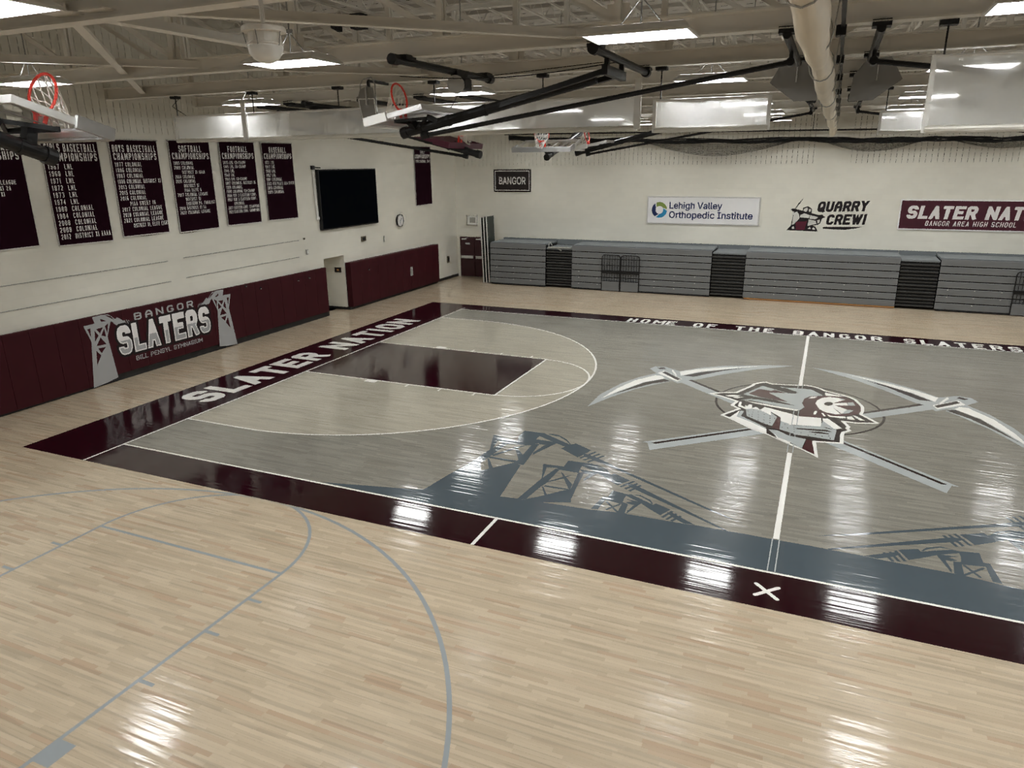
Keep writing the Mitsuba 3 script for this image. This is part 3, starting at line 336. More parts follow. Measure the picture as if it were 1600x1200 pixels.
g, W = word('SLATER NATION', 1.05, .70, .235, .12, total=10.2, pointed=True, each=True)
for q in g: obj('letter', plate(q, (-.44, -4.98, .0032), YF, (-1, 0, 0)), 'white_paint', floor, 'large white block letter of SLATER NATION')
x = 6.62; step = 12.02 / 25.55
for ch in 'HOME OF THE BANGOR SLATERS':
    if ch != ' ': obj('letter', plate(word(ch, .62, .62, .2, pointed=True, total=.33 if ch != 'M' else .42)[0], (x, HW + .10, .0032), XF, YF), 'white_paint', floor)
    x += step
# the cross court in the foreground, grey lines
gl = [[(2.73, -16.1), (2.73, -10.34), (6.39, -10.34), (6.39, -16.1)]]
gc = LineString([(4.56 + 1.83 * math.cos(a), -10.35 + 1.83 * math.sin(a)) for a in np.linspace(0, 2 * math.pi, 91)]).buffer(L5 / 2).intersection(rect(0, 9, -12, -8.6)).difference(rect(2.7, 6.42, -12.2, -10.36))
g3 = LineString([(4.56 + 5.98 * math.cos(a), -14.56 + 5.98 * math.sin(a)) for a in np.linspace(0, math.pi, 121)]).buffer(.028, cap_style='flat').intersection(rect(-3, 12, -16, -8.6))
gt = [rect(6.39, 6.62, y - .025, y + .025) for y in (-11.0, -11.74, -12.7)] + [rect(6.39, 6.63, -13.93, -13.63)] + [rect(2.5, 2.73, y - .025, y + .025) for y in (-11.0, -11.74, -12.7)] + [rect(2.49, 2.73, -13.93, -13.63)]
for nm, g, lb in (('cross_lane_line', unary_union([lines(gl)] + gt), 'grey lane lines of the cross court'), ('cross_free_throw_circle', gc, 'grey free throw half circle of the cross court'), ('cross_three_point_line', g3, 'grey three point arc of the cross court')):
    fp(nm, g, 1, 'grey_line', lb)
far = unary_union([affinity.scale(g, 1, -1, origin=(4.56, 0)) for g in (lines(gl), g3)]).intersection(rect(-4, 12, 8.7, 13.6))

# ---------------------------------------------------------------- left wall: pads and their lettering
PX0, PX1 = -4.12, -3.98
order = ['first', 'second', 'third', 'fourth', 'fifth', 'sixth', 'seventh', 'eighth', 'ninth', 'tenth', 'eleventh', 'twelfth', 'thirteenth', 'fourteenth', 'fifteenth', 'sixteenth', 'seventeenth', 'eighteenth', 'nineteenth', 'twentieth', 'twenty-first', 'twenty-second', 'twenty-third', 'twenty-fourth', 'twenty-fifth', 'twenty-sixth', 'twenty-seventh', 'twenty-eighth', 'twenty-ninth', 'thirtieth']
for i in range(24):
    y1 = 4.68 - .625 * i; zb = .19 if y1 > -4.3 else .06
    t = thing('wall_pad', f'maroon wall pad on the near run, {order[i]} from the doorway niche', 'wall pad', 'maroon pads left of the doorway')
    obj('cushion', bx(XL + .03, PX0, y1 - .621, y1, zb, 1.855, .007), 'vinyl_maroon', t); obj('backing', bx(XL + .003, XL + .03, y1 - .6, y1 - .02, zb + .03, 1.83), 'black_base', t, 'black backing board')
for i in range(11):
    y0 = 6.02 + .64 * i
    t = thing('wall_pad', f'maroon wall pad on the far run, {order[i]} from the doorway niche', 'wall pad', 'maroon pads right of the doorway')
    obj('cushion', bx(XL + .03, PX1, y0, y0 + .636, .12, 1.86, .007), 'vinyl_maroon', t); obj('backing', bx(XL + .003, XL + .03, y0 + .02, y0 + .61, .15, 1.83), 'black_base', t, 'black backing board')
PL = lambda y, z, o=.002: ((PX0 + o, y, z), YF, ZF)
t = thing('wall_graphic', 'BANGOR SLATERS lettering with two grey quarry towers across the maroon pads', 'wall graphic')
tw = unary_union([Polygon(p).buffer(0) for p in PT]).difference(unary_union([Polygon(p).buffer(0) for p in PH])).union(unary_union([LineString(p).buffer(w / 2) for p, w in PW]))
for i, g in enumerate((tw, affinity.scale(tw, -1, 1, origin=(-2.68, 0)))): obj('tower', plate(g, *PL(0, 0), .0015), 'print_grey', t, 'grey lattice tower')
g, W = word('BANGOR', .205, .85, .2, .42, total=2.04); obj('lettering', plate(g, *PL(-3.71, 1.515), .0015), 'print_grey', t, 'BANGOR in grey capitals')
gl_, W = word('SLATERS', .80, .60, .235, .07, total=3.2, pointed=True, each=True); gl_ = [affinity.translate(g, -4.32, .66) for g in gl_]; big = unary_union(gl_)
obj('shadow', plate(big.buffer(.065, join_style='mitre'), *PL(0, 0, .0025), .0015), 'print_black', t, 'black outline of SLATERS')
def flat(g): return unary_union(polys(g))
for q in gl_:
    k = obj('letter', plate(q, *PL(0, 0, .0045), .0015), 'print_white', t, 'large white letter of SLATERS')
    obj('letter_shade', plate(flat(q.buffer(-.035, join_style='mitre').difference(sbox(-6, 1.05, 2, 3))), *PL(0, 0, .0065), .0012), 'print_grey', k, 'grey lower half')
g, W = word('BILL PENSYL GYMNASIUM', .125, .62, .13, .13, total=2.34, pointed=True, serif=True); obj('lettering', plate(g, *PL(-3.85, .425, .0035), .0012), 'print_silver', t, 'BILL PENSYL GYMNASIUM in small capitals')
for y, z, o, lb in ((.53, 1.80, PX0, 'small dark hook on the pad right of the lettering'), (1.18, 1.63, PX0, 'small metal eye on the pads, second from the lettering'), (3.07, 1.61, PX0, 'dark eye on the pads, third from the lettering'), (3.67, 1.61, PX0, 'shiny eye on the pads nearest the niche'), (7.22, 1.44, PX1, 'bright metal eye on the far run of pads')):
    t = thing('wall_hook', lb, 'hook'); obj('plate', lathe([(0, 0), (.045, 0), (.045, .012), (0, .014)], (o, y, z), 12, (1, 0, 0)), 'black_steel', t); obj('ring', trimesh.creation.torus(.022, .007, 12, 6, transform=trimesh.transformations.translation_matrix((o + .02, y, z - .015))), 'alu', t, 'bright ring')
t = thing('wall_bracket', 'small pale vertical fitting low on the far run of maroon pads', 'fitting'); obj('plate', bx(PX1, PX1 + .012, 10.42, 10.62, .72, 1.12, .004), 'pad_grey', t); obj('handle', [bar((PX1 + .05, 10.5, .8), (PX1 + .05, 10.5, 1.08), .03, .03), bar((PX1, 10.5, .82), (PX1 + .05, 10.5, .82), .02, .02), bar((PX1, 10.5, 1.06), (PX1 + .05, 10.5, 1.06), .02, .02)], 'alu', t, 'bright handle')
t = thing('niche_sign', 'small black sign on the white return wall of the doorway niche', 'sign'); obj('board', bx(-4.72, -4.42, DY1 - .02, DY1, 1.47, 1.66), 'sign_black', t); obj('print', bx(-4.62, -4.52, DY1 - .023, DY1 - .02, 1.53, 1.6), 'skid_wood', t, 'orange mark')

# ---------------------------------------------------------------- banners and fittings of the left wall
def banner(y0, z0, z1, head, lines, label, W=1.5, hs=.2, rs=.128, rt=.17, x0=.09, top=.13):
    t = thing('championship_banner', label, 'banner')
    n = 25; yy = np.linspace(0, W, n); zz = np.linspace(z0, z1, 21); wob = lambda y, z: .012 * np.sin(y * 7 + y0) * (z1 - z) / (z1 - z0) + .02
    Y, Z = np.meshgrid(yy, zz); X = XL + .012 + wob(Y, Z); Zs = Z + .018 * np.sin(Y * 2.2 + y0) * (z1 - Z) / (z1 - z0)
    idx = np.arange(n * 21).reshape(21, n); quads = np.stack([idx[:-1, :-1], idx[:-1, 1:], idx[1:, 1:], idx[1:, :-1]], -1).reshape(-1, 4)
    front = np.stack([X, y0 + Y, Zs], -1).reshape(-1, 3); back = front - [.006, 0, 0]; N = len(front)
    edge = np.r_[idx[0], idx[1:, -1], idx[-1, -2::-1], idx[-2:0:-1, 0]]; e2 = np.roll(edge, -1)
    rimq = np.stack([edge, edge + N, e2 + N, e2], -1)
    obj('cloth', (np.vstack([front, back]), np.vstack([quads, quads[:, ::-1] + N, rimq])), 'banner_cloth', t, smooth=40)
    hem = [bar((XL + .038, y0, z0 + .008), (XL + .038, y0 + W, z0 + .012 + .018 * math.sin(W * 2.2 + y0)), .014, .03), bar((XL + .036, y0 + .008, z0), (XL + .036, y0 + .008, z1), .014, .018), bar((XL + .036, y0 + W - .006, z0), (XL + .036, y0 + W - .006, z1), .014, .012)]
    obj('hem', hem, 'cloth_white', t, 'white edge')
    obj('top_rod', tube((XL + .03, y0 - .03, z1 + .012), (XL + .03, y0 + W + .03, z1 + .012), .014), 'grille', t, 'thin hanging rod')
    z = z1 - top
    L = []
    for h in head:
        g, w = word(h, hs * .9, .44, .16, .17, pointed=True); w2 = min(w, W - .16); g = affinity.scale(g, w2 / w, 1, origin=(0, 0))
        L.append(plate(g, XL0 + 0 * V(0, 0, 0) + V(0, y0 + W / 2 - w2 / 2, z - hs * .84), YF, ZF, .002)); z -= hs
    z -= .02
    for s in lines:
        ind = len(s) - len(s.lstrip()); s = s.strip()
        g, w = word(s, rs * .78, .44, rt * .95, .18, pointed=True); w2 = min(w, W - x0 - .035 * ind - .06); g = affinity.scale(g, w2 / w, 1, origin=(0, 0))
        L.append(plate(g, XL0 + V(0, y0 + x0 + .045 * ind, z - rs * .8), YF, ZF, .002)); z -= rs
    obj('lettering', L, 'print_white', t, 'white lettering')
XL0 = V(XL + .046, 0, 0)
banner(-7.32, 3.72, 6.2, ['FIELD HOCKEY', 'CHAMPIONSHIPS'], ['1985 COLONIAL', '', '', '2010 COLONIAL LEAGUE', '     DISTRICT XI 2A', '2011 DISTRICT XI'][0:1] + ['2003 COLONIAL', '2005 COLONIAL', '2008 COLONIAL LEAGUE', '2010 DISTRICT XI 2A', '2014 DISTRICT XI'], 'maroon championship banner cut off by the left edge of the view')
banner(-5.35, 3.68, 6.19, ['GIRLS BASKETBALL', 'CHAMPIONSHIPS'], ['1967  LNL', '1969  LNL', '1971  LNL', '1972  LNL', '1973  LNL', '1974  LNL', '1980  COLONIAL', '1984  COLONIAL', '2008  COLONIAL', '2009  COLONIAL', '2012  DISTRICT XI AAAA'], 'maroon banner reading GIRLS BASKETBALL CHAMPIONSHIPS', hs=.215, rs=.165)
banner(-3.54, 3.73, 6.19, ['BOYS BASKETBALL', 'CHAMPIONSHIPS'], ['1977 COLONIAL', '1986 COLONIAL', '1987 COLONIAL', '1988 COLONIAL DISTRICT XI', '2013 COLONIAL', '2015 COLONIAL', '2016 COLONIAL', '      PIAA SWEET 16', '2017 COLONIAL LEAGUE', '2018 COLONIAL LEAGUE', '2021 COLONIAL LEAGUE', '      DISTRICT XI, ELITE EIGHT'], 'maroon banner reading BOYS BASKETBALL CHAMPIONSHIPS', hs=.2, rs=.143)
banner(-1.67, 3.68, 6.21, ['SOFTBALL', 'CHAMPIONSHIPS'], ['1993 COLONIAL', '2008 COLONIAL', '      DISTRICT XI AAAA', '2014 COLONIAL', '2016 COLONIAL', '      DISTRICT XI', '      PIAA ELITE 8', '2017 COLONIAL LEAGUE', '      DISTRICT XI', '      EASTERN PA. FINALIST', '2019 DISTRICT XI 5A', '2022 COLONIAL LEAGUE'], 'maroon banner reading SOFTBALL CHAMPIONSHIPS', hs=.2, rs=.125)
banner(.2, 3.73, 6.22, ['FOOTBALL', 'CHAMPIONSHIPS'], ['1935 LNL CO-CHAMP', '1945 LNL CO-CHAMP', '1946 LNL', '1949 LNL', '1965 LNL CO-CHAMP', '1987 COLONIAL DISTRICT XI', '1988 COLONIAL', '1990 COLONIAL CO-CHAMP', '1996 DIV 3 EASTERN CONF.', '1997 DIV 3 EASTERN CONF.', '      COLONIAL', '2017 EASTERN CONF. CHAMPIONS', '2021 EASTERN CONF. CHAMPIONS'], 'maroon banner reading FOOTBALL CHAMPIONSHIPS', hs=.2, rs=.123)
banner(2.02, 3.75, 6.22, ['BASEBALL', 'CHAMPIONSHIPS'], ['1931 LNL', '1943 LNL', '1966 LNL', '1967 LNL', '1981 COLONIAL', '1983 4TH PLACE AAA STATE', '2016 COLONIAL', '2025 COLONIAL'], 'maroon banner reading BASEBALL CHAMPIONSHIPS, nearest the black screen', hs=.2, rs=.135)
banner(11.6, 3.7, 6.25, ['GOLF', 'CHAMPIONSHIPS'], ['1988 COLONIAL, 10-0'], 'maroon banner alone near the far corner of the left wall', W=1.46, hs=.2, rs=.16)

t = thing('wall_screen', 'large black screen on the left wall beside the last of the row of banners', 'screen')
obj('panel', bx(XL + .03, XL + .12, 4.74, 8.33, 3.25, 5.32, .01), 'screen_black', t)
obj('frame', [bx(XL, XL + .13, 4.70, 4.74, 3.22, 5.35), bx(XL, XL + .13, 8.33, 8.36, 3.22, 5.35), bx(XL, XL + .13, 4.7, 8.36, 3.21, 3.25), bx(XL, XL + .13, 4.7, 8.36, 5.32, 5.36)], 'black_steel', t, 'black edge')
t = thing('conduit', 'thin white conduit with a black hook left of the black screen', 'conduit')
pieces('pipe', [tube((XL + .05, 4.55, 3.7), (XL + .05, 4.5, 5.42), .022), tube((XL + .05, 4.62, 3.66), (XL + .05, 4.58, 5.3), .012)], 'white_frame', t)
obj('clamp', [bx(XL + .002, XL + .08, 4.46, 4.60, 5.36, 5.5), bar((XL + .05, 4.5, 5.45), (XL + .05, 4.95, 5.42), .03, .03)], 'black_steel', t, 'black hook')
obj('foot', [bx(XL + .002, XL + .07, 4.52, 4.66, 3.6, 3.7)], 'white_frame', t)
t = thing('wall_clock', 'round white wall clock in a wire cage right of the black screen', 'clock'); c = V(XL + .05, 10.13, 3.17)
obj('case', lathe([(0, -.05), (.26, -.05), (.275, .0), (.275, .035), (.245, .04), (.245, .015), (0, .015)], c, 32, (1, 0, 0)), 'black_steel', t)
obj('dial', lathe([(0, .016), (.24, .016), (.24, .022), (0, .022)], c, 32, (1, 0, 0)), 'sign_white', t, 'white dial')
obj('hands', [bar(c + V(.028, -.02, -.03), c + V(.028, .12, .10), .012, .02), bar(c + V(.03, .0, 0), c + V(.03, -.06, -.16), .01, .014)] + [bar(c + V(.026, .19 * math.sin(a), .19 * math.cos(a)), c + V(.026, .225 * math.sin(a), .225 * math.cos(a)), .006, .014) for a in np.arange(12) * math.pi / 6], 'print_black', t, 'black hands and marks')
cg = [path([c + V(.12, r * math.sin(a), r * math.cos(a)) for a in np.linspace(0, 2 * math.pi, 13)], .006, 4) for r in (.16, .36)] + [path([c + V(-.05, .37 * s, .37 * q), c + V(.12, .3 * s, .3 * q), c + V(.12, -.3 * s, -.3 * q), c + V(-.05, -.37 * s, -.37 * q)], .006, 4) for s, q in ((1, .6), (1, -.6), (.3, 1), (.3, -1))]
obj('cage', cg, 'white_frame', t, 'white wire cage')
for y, z, w, h, m, lb, ct in ((7.37, 2.65, .30, .2, 'brown_box', 'small brown control box under the black screen', 'control box'), (8.85, 2.5, .05, .26, 'grille', 'narrow grey switch plate right below the black screen', 'switch'), (14.44, .97, .2, .32, 'brown_box', 'grey brown box on the left wall near the far corner', 'junction box'), (3.83, 2.52, .1, .18, 'grille', 'small grey switch between the wall strips and the niche', 'switch'), (3.73, 3.0, .06, .06, 'brown_box', 'tiny dark knob left of the black screen', 'knob')):
    t = thing('wall_box', lb, ct); obj('case', bx(XL, XL + .05, y - w / 2, y + w / 2, z - h / 2, z + h / 2, .006), m, t); obj('face', bx(XL + .05, XL + .058, y - w * .3, y + w * .3, z - h * .3, z + h * .3), 'black_steel' if m == 'brown_box' else 'white_frame', t, 'inset face')

# ---------------------------------------------------------------- signs of the far wall
def sign(name, x0, x1, z0, z1, mat, edge, label, cat_='sign', e=.05):
    t = thing(name, label, cat_)
    obj('board', bx(x0 + e, x1 - e, YB - .05, YB, z0 + e, z1 - e), mat, t)
    obj('frame', [bx(x0, x1, YB - .06, YB, z1 - e, z1), bx(x0, x1, YB - .06, YB, z0, z0 + e), bx(x0, x0 + e, YB - .06, YB, z0, z1), bx(x1 - e, x1, YB - .06, YB, z0, z1)], edge, t, 'raised edge')
    return t
def put(t, name, g, x, z, mat, label=None, o=.053, d=.002): return obj(name, plate(g, *BACK(x, z, o), d), mat, t, label)
def inter(s, h, bold=False):                            # plain lettering of a sign as a mesh in the plane of the far wall
    m = meshkit.text_mesh(s, h, .003, bold); v = m.vertices; return v, m.faces
def put_text(t, name, s, x, z, h, mat, width=None, o=.053, bold=True, label=None):
    v, f = inter(s, h, bold); v = v.copy(); v[:, 0] -= v[:, 0].min()
    if width: v[:, 0] *= width / v[:, 0].max()
    P = np.stack([x + v[:, 0], YB - o - v[:, 2], z + v[:, 1]], -1)
    m = trimesh.Trimesh(P, f, process=False)
    for q in m.split(only_watertight=False): obj(name, q, mat, t, label)
t = sign('name_sign', -2.12, -.2, 4.19, 5.23, 'sign_black', 'sign_black', 'black sign reading BANGOR high on the far wall', e=.03)
fr = sbox(0, 0, 1.80, .92).difference(sbox(.035, .035, 1.765, .885)); put(t, 'border', fr, -2.06, 4.25, 'print_white', 'thin white border line')
put_text(t, 'letter', 'BANGOR', -1.84, 4.55, .32, 'print_white', 1.38, label='white letter of BANGOR')
t = sign('institute_sign', 5.42, 10.24, 2.86, 4.05, 'sign_white', 'alu', 'long white sign reading Lehigh Valley Orthopedic Institute')
put_text(t, 'letter', 'Lehigh Valley', 6.42, 3.53, .27, 'print_navy', 2.26, bold=True, label='navy letter of the upper line'); put_text(t, 'letter', 'Orthopedic Institute', 6.42, 3.13, .27, 'print_navy', 3.55, bold=True, label='navy letter of the lower line')
def petal(a0, r=.34):
    a = np.linspace(0, 1, 12); o = [(r * math.cos(a0 + 1.9 * q), r * math.sin(a0 + 1.9 * q)) for q in a]; i = [(.17 * math.cos(a0 + 1.9 * q + .5), .17 * math.sin(a0 + 1.9 * q + .5)) for q in a[::-1]]
    return Polygon(o + i).buffer(0)
for a0, m in ((.1, 'print_green'), (2.2, 'print_navy'), (4.3, 'print_blue')): put(t, 'swirl', petal(a0), 5.98, 3.46, m, m[6:] + ' blade of the round mark')
# painted decal
t = thing('wall_decal', 'QUARRY CREW! decal with a kneeling figure holding a pickaxe, painted on the far wall', 'wall decal')
U = lambda x, y: (x / 10.667 / 8.35, (853 - y) / 10.667 / 8.35)   # decal drawn on a 150 x 80 grid
DX, DZ_ = 11.0, 2.32
S = lambda *p: [(x * .00242, (853 - y) * .00242) for x, y in p]
dp = lambda name, pts, mat, o: put(t, name, Polygon(S(*pts)).buffer(0), DX, DZ_, mat, None, o, .001)
dp('outline', [(150, 690), (215, 610), (220, 560), (230, 380), (190, 340), (215, 320), (250, 330), (300, 240), (385, 135), (310, 260), (270, 330), (380, 360), (385, 310), (460, 280), (525, 330), (525, 400), (640, 430), (690, 415), (745, 460), (700, 480), (680, 560), (640, 590), (560, 600), (610, 620), (655, 700)], 'print_black', .002)
for pts in ([(230, 600), (240, 400), (290, 370), (330, 420), (340, 490), (270, 580)], [(350, 430), (410, 400), (500, 430), (490, 480), (340, 470)], [(505, 430), (640, 460), (600, 500), (500, 490)], [(490, 500), (600, 520), (620, 575), (480, 610)], [(620, 510), (670, 500), (665, 555), (640, 570)], [(395, 330), (450, 300), (460, 340), (440, 380), (390, 360)], [(475, 330), (510, 330), (510, 370), (480, 380)], [(260, 330), (330, 230), (365, 170), (300, 280), (275, 330)], [(215, 380), (245, 370), (225, 520)], [(230, 640), (260, 620), (280, 665), (240, 665)], [(490, 660), (520, 620), (540, 665)], [(560, 650), (590, 630), (610, 670), (570, 672)]): dp('figure_part', pts, 'cloth_white', .004)
dp('apron', [(285, 545), (440, 535), (470, 520), (440, 680), (300, 680)], 'print_maroon', .0045)
dp('handle', [(270, 345), (390, 365), (740, 450), (735, 470), (520, 415), (260, 365)], 'print_black', .005)
def brush(s, x, y, h, wd, r):
    g, W = word(s, h, .62, .2, .1, total=wd, each=True); return [affinity.affine_transform(q, [1, .14, .03, 1, x, y]).buffer(.012).buffer(-.006) for q in g]
for s_, x_, z_, w_ in (('QUARRY', 605, 480, 1.85), ('CREW!', 765, 270, 1.45)):
    for q in brush(s_, x_ * .00242, z_ * .00242, .40, w_, .1): put(t, 'letter', q, DX, DZ_, 'print_black', 'black brush letter of ' + s_, .003)
dp('underline', [(725, 625), (760, 620), (1330, 607), (1250, 630), (1080, 660), (940, 660), (730, 650)], 'print_black', .003)
t = sign('school_sign', 15.48, 21.3, 2.86, 4.01, 'sign_maroon', 'sign_white', 'long maroon sign reading SLATER NATION above BANGOR AREA HIGH SCHOOL', e=.04)
for q in word('SLATER NATI', .50, .62, .23, .08, pointed=True, slant=.12, total=4.05, each=True)[0] + [affinity.translate(word('N', .50, .64, .28, .06, slant=.12, total=.42)[0], 4.73)]: put(t, 'letter', q, 15.72, 3.28, 'print_white', 'white letter of SLATER NATION')
g, W = word('BANGOR AREA HIGH SCHOOL', .19, .55, .15, .2, slant=.12, total=3.0, pointed=True); put(t, 'lettering', g, 16.42, 3.02, 'print_white', 'BANGOR AREA HIGH SCHOOL in white')
em = lambda p: Polygon([((x - 10.66) * .20, (y + 3.08) * .16) for x, y in p]).buffer(0)
for i, (c, p) in enumerate(EMB[:12]):
    g = em(EMB[0][1]).buffer(-.014) if p == 'INSET' else em(p)
    put(t, 'emblem', g, 19.68, 3.1, {'white': 'print_grey', 'dark': 'print_black', 'lgray': 'print_grey', 'maroon': 'print_maroon'}[c], 'small helmeted head emblem' if i == 0 else None, .055 + .0007 * i, .0012)
t = thing('intercom_speaker', 'square white intercom speaker above the corner door', 'intercom speaker')
obj('housing', bx(-3.6, -3.04, YB - .08, YB - .001, 2.58, 3.05, .012), 'white_frame', t); obj('grille', bx(-3.46, -3.14, YB - .095, YB - .08, 2.7, 2.95), 'grille', t, 'grey grille')
obj('wire_guard', [tube((x, YB - .12, 2.55), (x, YB - .12, 3.1), .008, 5) for x in (-3.6, -3.04)] + [tube((-3.64, YB - .12, z), (-3.0, YB - .12, z), .008, 5) for z in (2.6, 3.04)] + [tube((x, YB - .12, z), (x, YB - .07, z), .008, 5) for x in (-3.6, -3.04) for z in (2.6, 3.04)], 'wire', t, 'thin wire guard')

# ---------------------------------------------------------------- bleachers
FY = 13.75
def bolts(x0, x1, rows, seed):
    r = np.random.RandomState(seed); out = []
    for k in rows:
        for x in np.arange(x0 + .35, x1 - .2, .86):
            if r.rand() < .75: out.append(bx(x - .022, x + .022, FY - .012, FY, .15 + .272 * k - .012 + .12, .15 + .272 * k + .012 + .12))
    return out
def section(x0, x1, label, seed, skid=False):
    t = thing('bleacher_section', label, 'bleachers', 'folded bleacher sections along the far wall')
    obj('body', bx(x0 + .02, x1 - .02, FY + .1, YB - .12, .09, 1.93), 'bleacher_dark', t, 'dark understructure')
    src = None
    for k in range(7):
        if src is None: src = obj('row_front', bx(x0, x1, 0, .03, 0, .240, .006), 'bleacher', t); scene[src]['to_world'] = TF().translate([0, FY, .07])
        else: again('row_front', src, t, TF().translate([0, FY + .006 * k, .07 + .272 * k]))
    obj('top_deck', bx(x0, x1, FY + .16, YB - .14, 1.9, 1.965), 'bleacher_deck', t, 'blue grey top seat board')
    obj('skid', bx(x0 + .05, x1, FY - .03, FY + .05, .02, .06), 'skid_wood' if skid else 'black_base', t, 'orange wood runner' if skid else 'black runner')
    obj('wheel', [lathe([(0, -.02), (.045, -.02), (.045, .02), (0, .02)], (x, FY + .2, .046), 10, (1, 0, 0)) for x in np.arange(x0 + .4, x1, 1.1)], 'black_rubber', t, 'black rollers under the frame')
    obj('bolt', bolts(x0, x1, range(3), seed), 'cloth_white', t, 'small bright bolts', kind='stuff')
    obj('back_rail', bx(x0, x1, YB - .14, YB - .06, 1.9, 2.04), 'bleacher_deck', t, 'rear rail against the wall')
section(-1.6, 1.2, 'short grey folded bleacher section next to the corner door', 1)
section(2.48, 8.63, 'grey folded bleacher section with the first pair of black gates', 2)
section(10.0, 15.64, 'grey folded bleacher section with an orange wooden runner, below the decal', 3, True)
section(16.98, 23.0, 'grey folded bleacher section at the right edge', 4)
for i, (x0, x1, top) in enumerate(((1.22, 2.46, 1.72), (8.65, 9.98, 1.80), (15.66, 16.96, 1.80))):
    t = thing('bleacher_aisle', f'dark stepped aisle between folded bleacher sections, {order[i]} from the corner door', 'bleacher aisle', 'dark aisles between the bleacher sections')
    obj('back_panel', bx(x0, x1, FY + .16, YB - .12, .09, top), 'bleacher_dark', t)
    src = None
    for k in range(13):
        if src is None: src = obj('step', bx(x0, x1, 0, .16, 0, .062, .008), 'bleacher_step', t); scene[src]['to_world'] = TF().translate([0, FY + .06, .1])
        else: again('step', src, t, TF().translate([0, FY + .06 + .03 * (k % 2), .1 + k * (top - .16) / 12.6]))
    obj('top_deck', bx(x0, x1, FY + .10, YB - .12, top, top + .07, .008), 'bleacher_deck', t, 'pale top step')
    obj('back_rail', bx(x0, x1, YB - .14, YB - .06, 1.8, 2.04), 'bleacher_deck', t, 'rear rail')
    if i == 0: obj('handrail', path([(1.3, FY + .2, 1.78), (1.3, FY + .2, 1.98), (1.38, FY + .2, 2.02), (1.42, FY + .3, 1.9)], .018), 'alu', t, 'small bent grey handrail stub'); obj('loose_board', [bx(1.3, 2.4, FY + .05, FY + .3, 1.79, 1.83), bar((1.75, FY + .1, 1.8), (1.95, FY + .1, 1.68), .03, .05)], 'grille', t, 'grey board lying on the top step')
def gate(x0, x1, label):
    t = thing('bleacher_gate', label, 'gate', 'black gates in front of the bleachers')
    y = FY - .06; r = .02
    obj('frame', path([(x0, y, .02), (x0, y, 1.5), (x0 + .03, y, 1.57), (x0 + .1, y, 1.6), (x1 - .1, y, 1.6), (x1 - .03, y, 1.57), (x1, y, 1.5), (x1, y, .02)], r), 'black_steel', t)
    for x in np.linspace(x0, x1, 8)[1:-1]: obj('upright', tube((x, y, .44), (x, y, 1.6), .011, 6), 'black_steel', t)
    for z in (.46, 1.42, 1.16, .8): obj('rail', tube((x0, y, z), (x1, y, z), .014, 6), 'black_steel', t)
    obj('mid_band', bx(x0, x1, y - .02, y + .02, .82, .93, .006), 'black_steel', t, 'thick black middle band')
    obj('panel', bx(x0 + .015, x1 - .015, y - .012, y + .012, .03, .44, .004), 'bleacher', t, 'grey lower panel')
gate(3.92, 4.74, 'black barred gate with grey lower panel, left leaf of the complete pair'); gate(4.78, 5.6, 'black barred gate with grey lower panel, right leaf of the complete pair')
gate(19.4, 20.22, 'black barred gate cut by the right edge of the view')
for i in range(3):
    x = -2.15 + .15 * i; y0 = 14.3
    t = thing('folded_table', ['tall dark folded table standing upright, leftmost of three beside the corner door', 'tall dark folded table standing upright, middle of three beside the corner door', 'tall dark folded table standing upright, against the end of the bleachers'][i], 'folded table', 'dark folded tables by the corner door')
    lean = lambda z: x + .10 - .035 * z; zt = 3.06 + .03 * i
    slab = lambda a0, a1, b0, b1, z0, z1: trimesh.convex.convex_hull(np.array([(lean(z) + a, y0 + b, z) for z in (z0, z1) for a in (a0, a1) for b in (b0, b1)]))
    obj('top', slab(0, .05, -.38, .38, .03, zt), 'table_green', t)
    pieces('edge', [slab(-.008, .058, -.4, -.38, 0, zt + .01), slab(-.008, .058, .38, .4, 0, zt + .01), slab(-.008, .058, -.4, .4, zt, zt + .02)], 'alu', t, 'bright metal edge')
    pieces('folded_leg', [tube((lean(z) - .02, y0 - .38, z), (lean(z) - .02, y0 + .3, z), .013, 6) for z in (2.55, 2.9)] + [tube((lean(2.5) - .02, y0 + q, 2.5), (lean(3) - .02, y0 + q, 3.0), .013, 6) for q in (-.25, .2)], 'alu', t, 'folded metal leg')

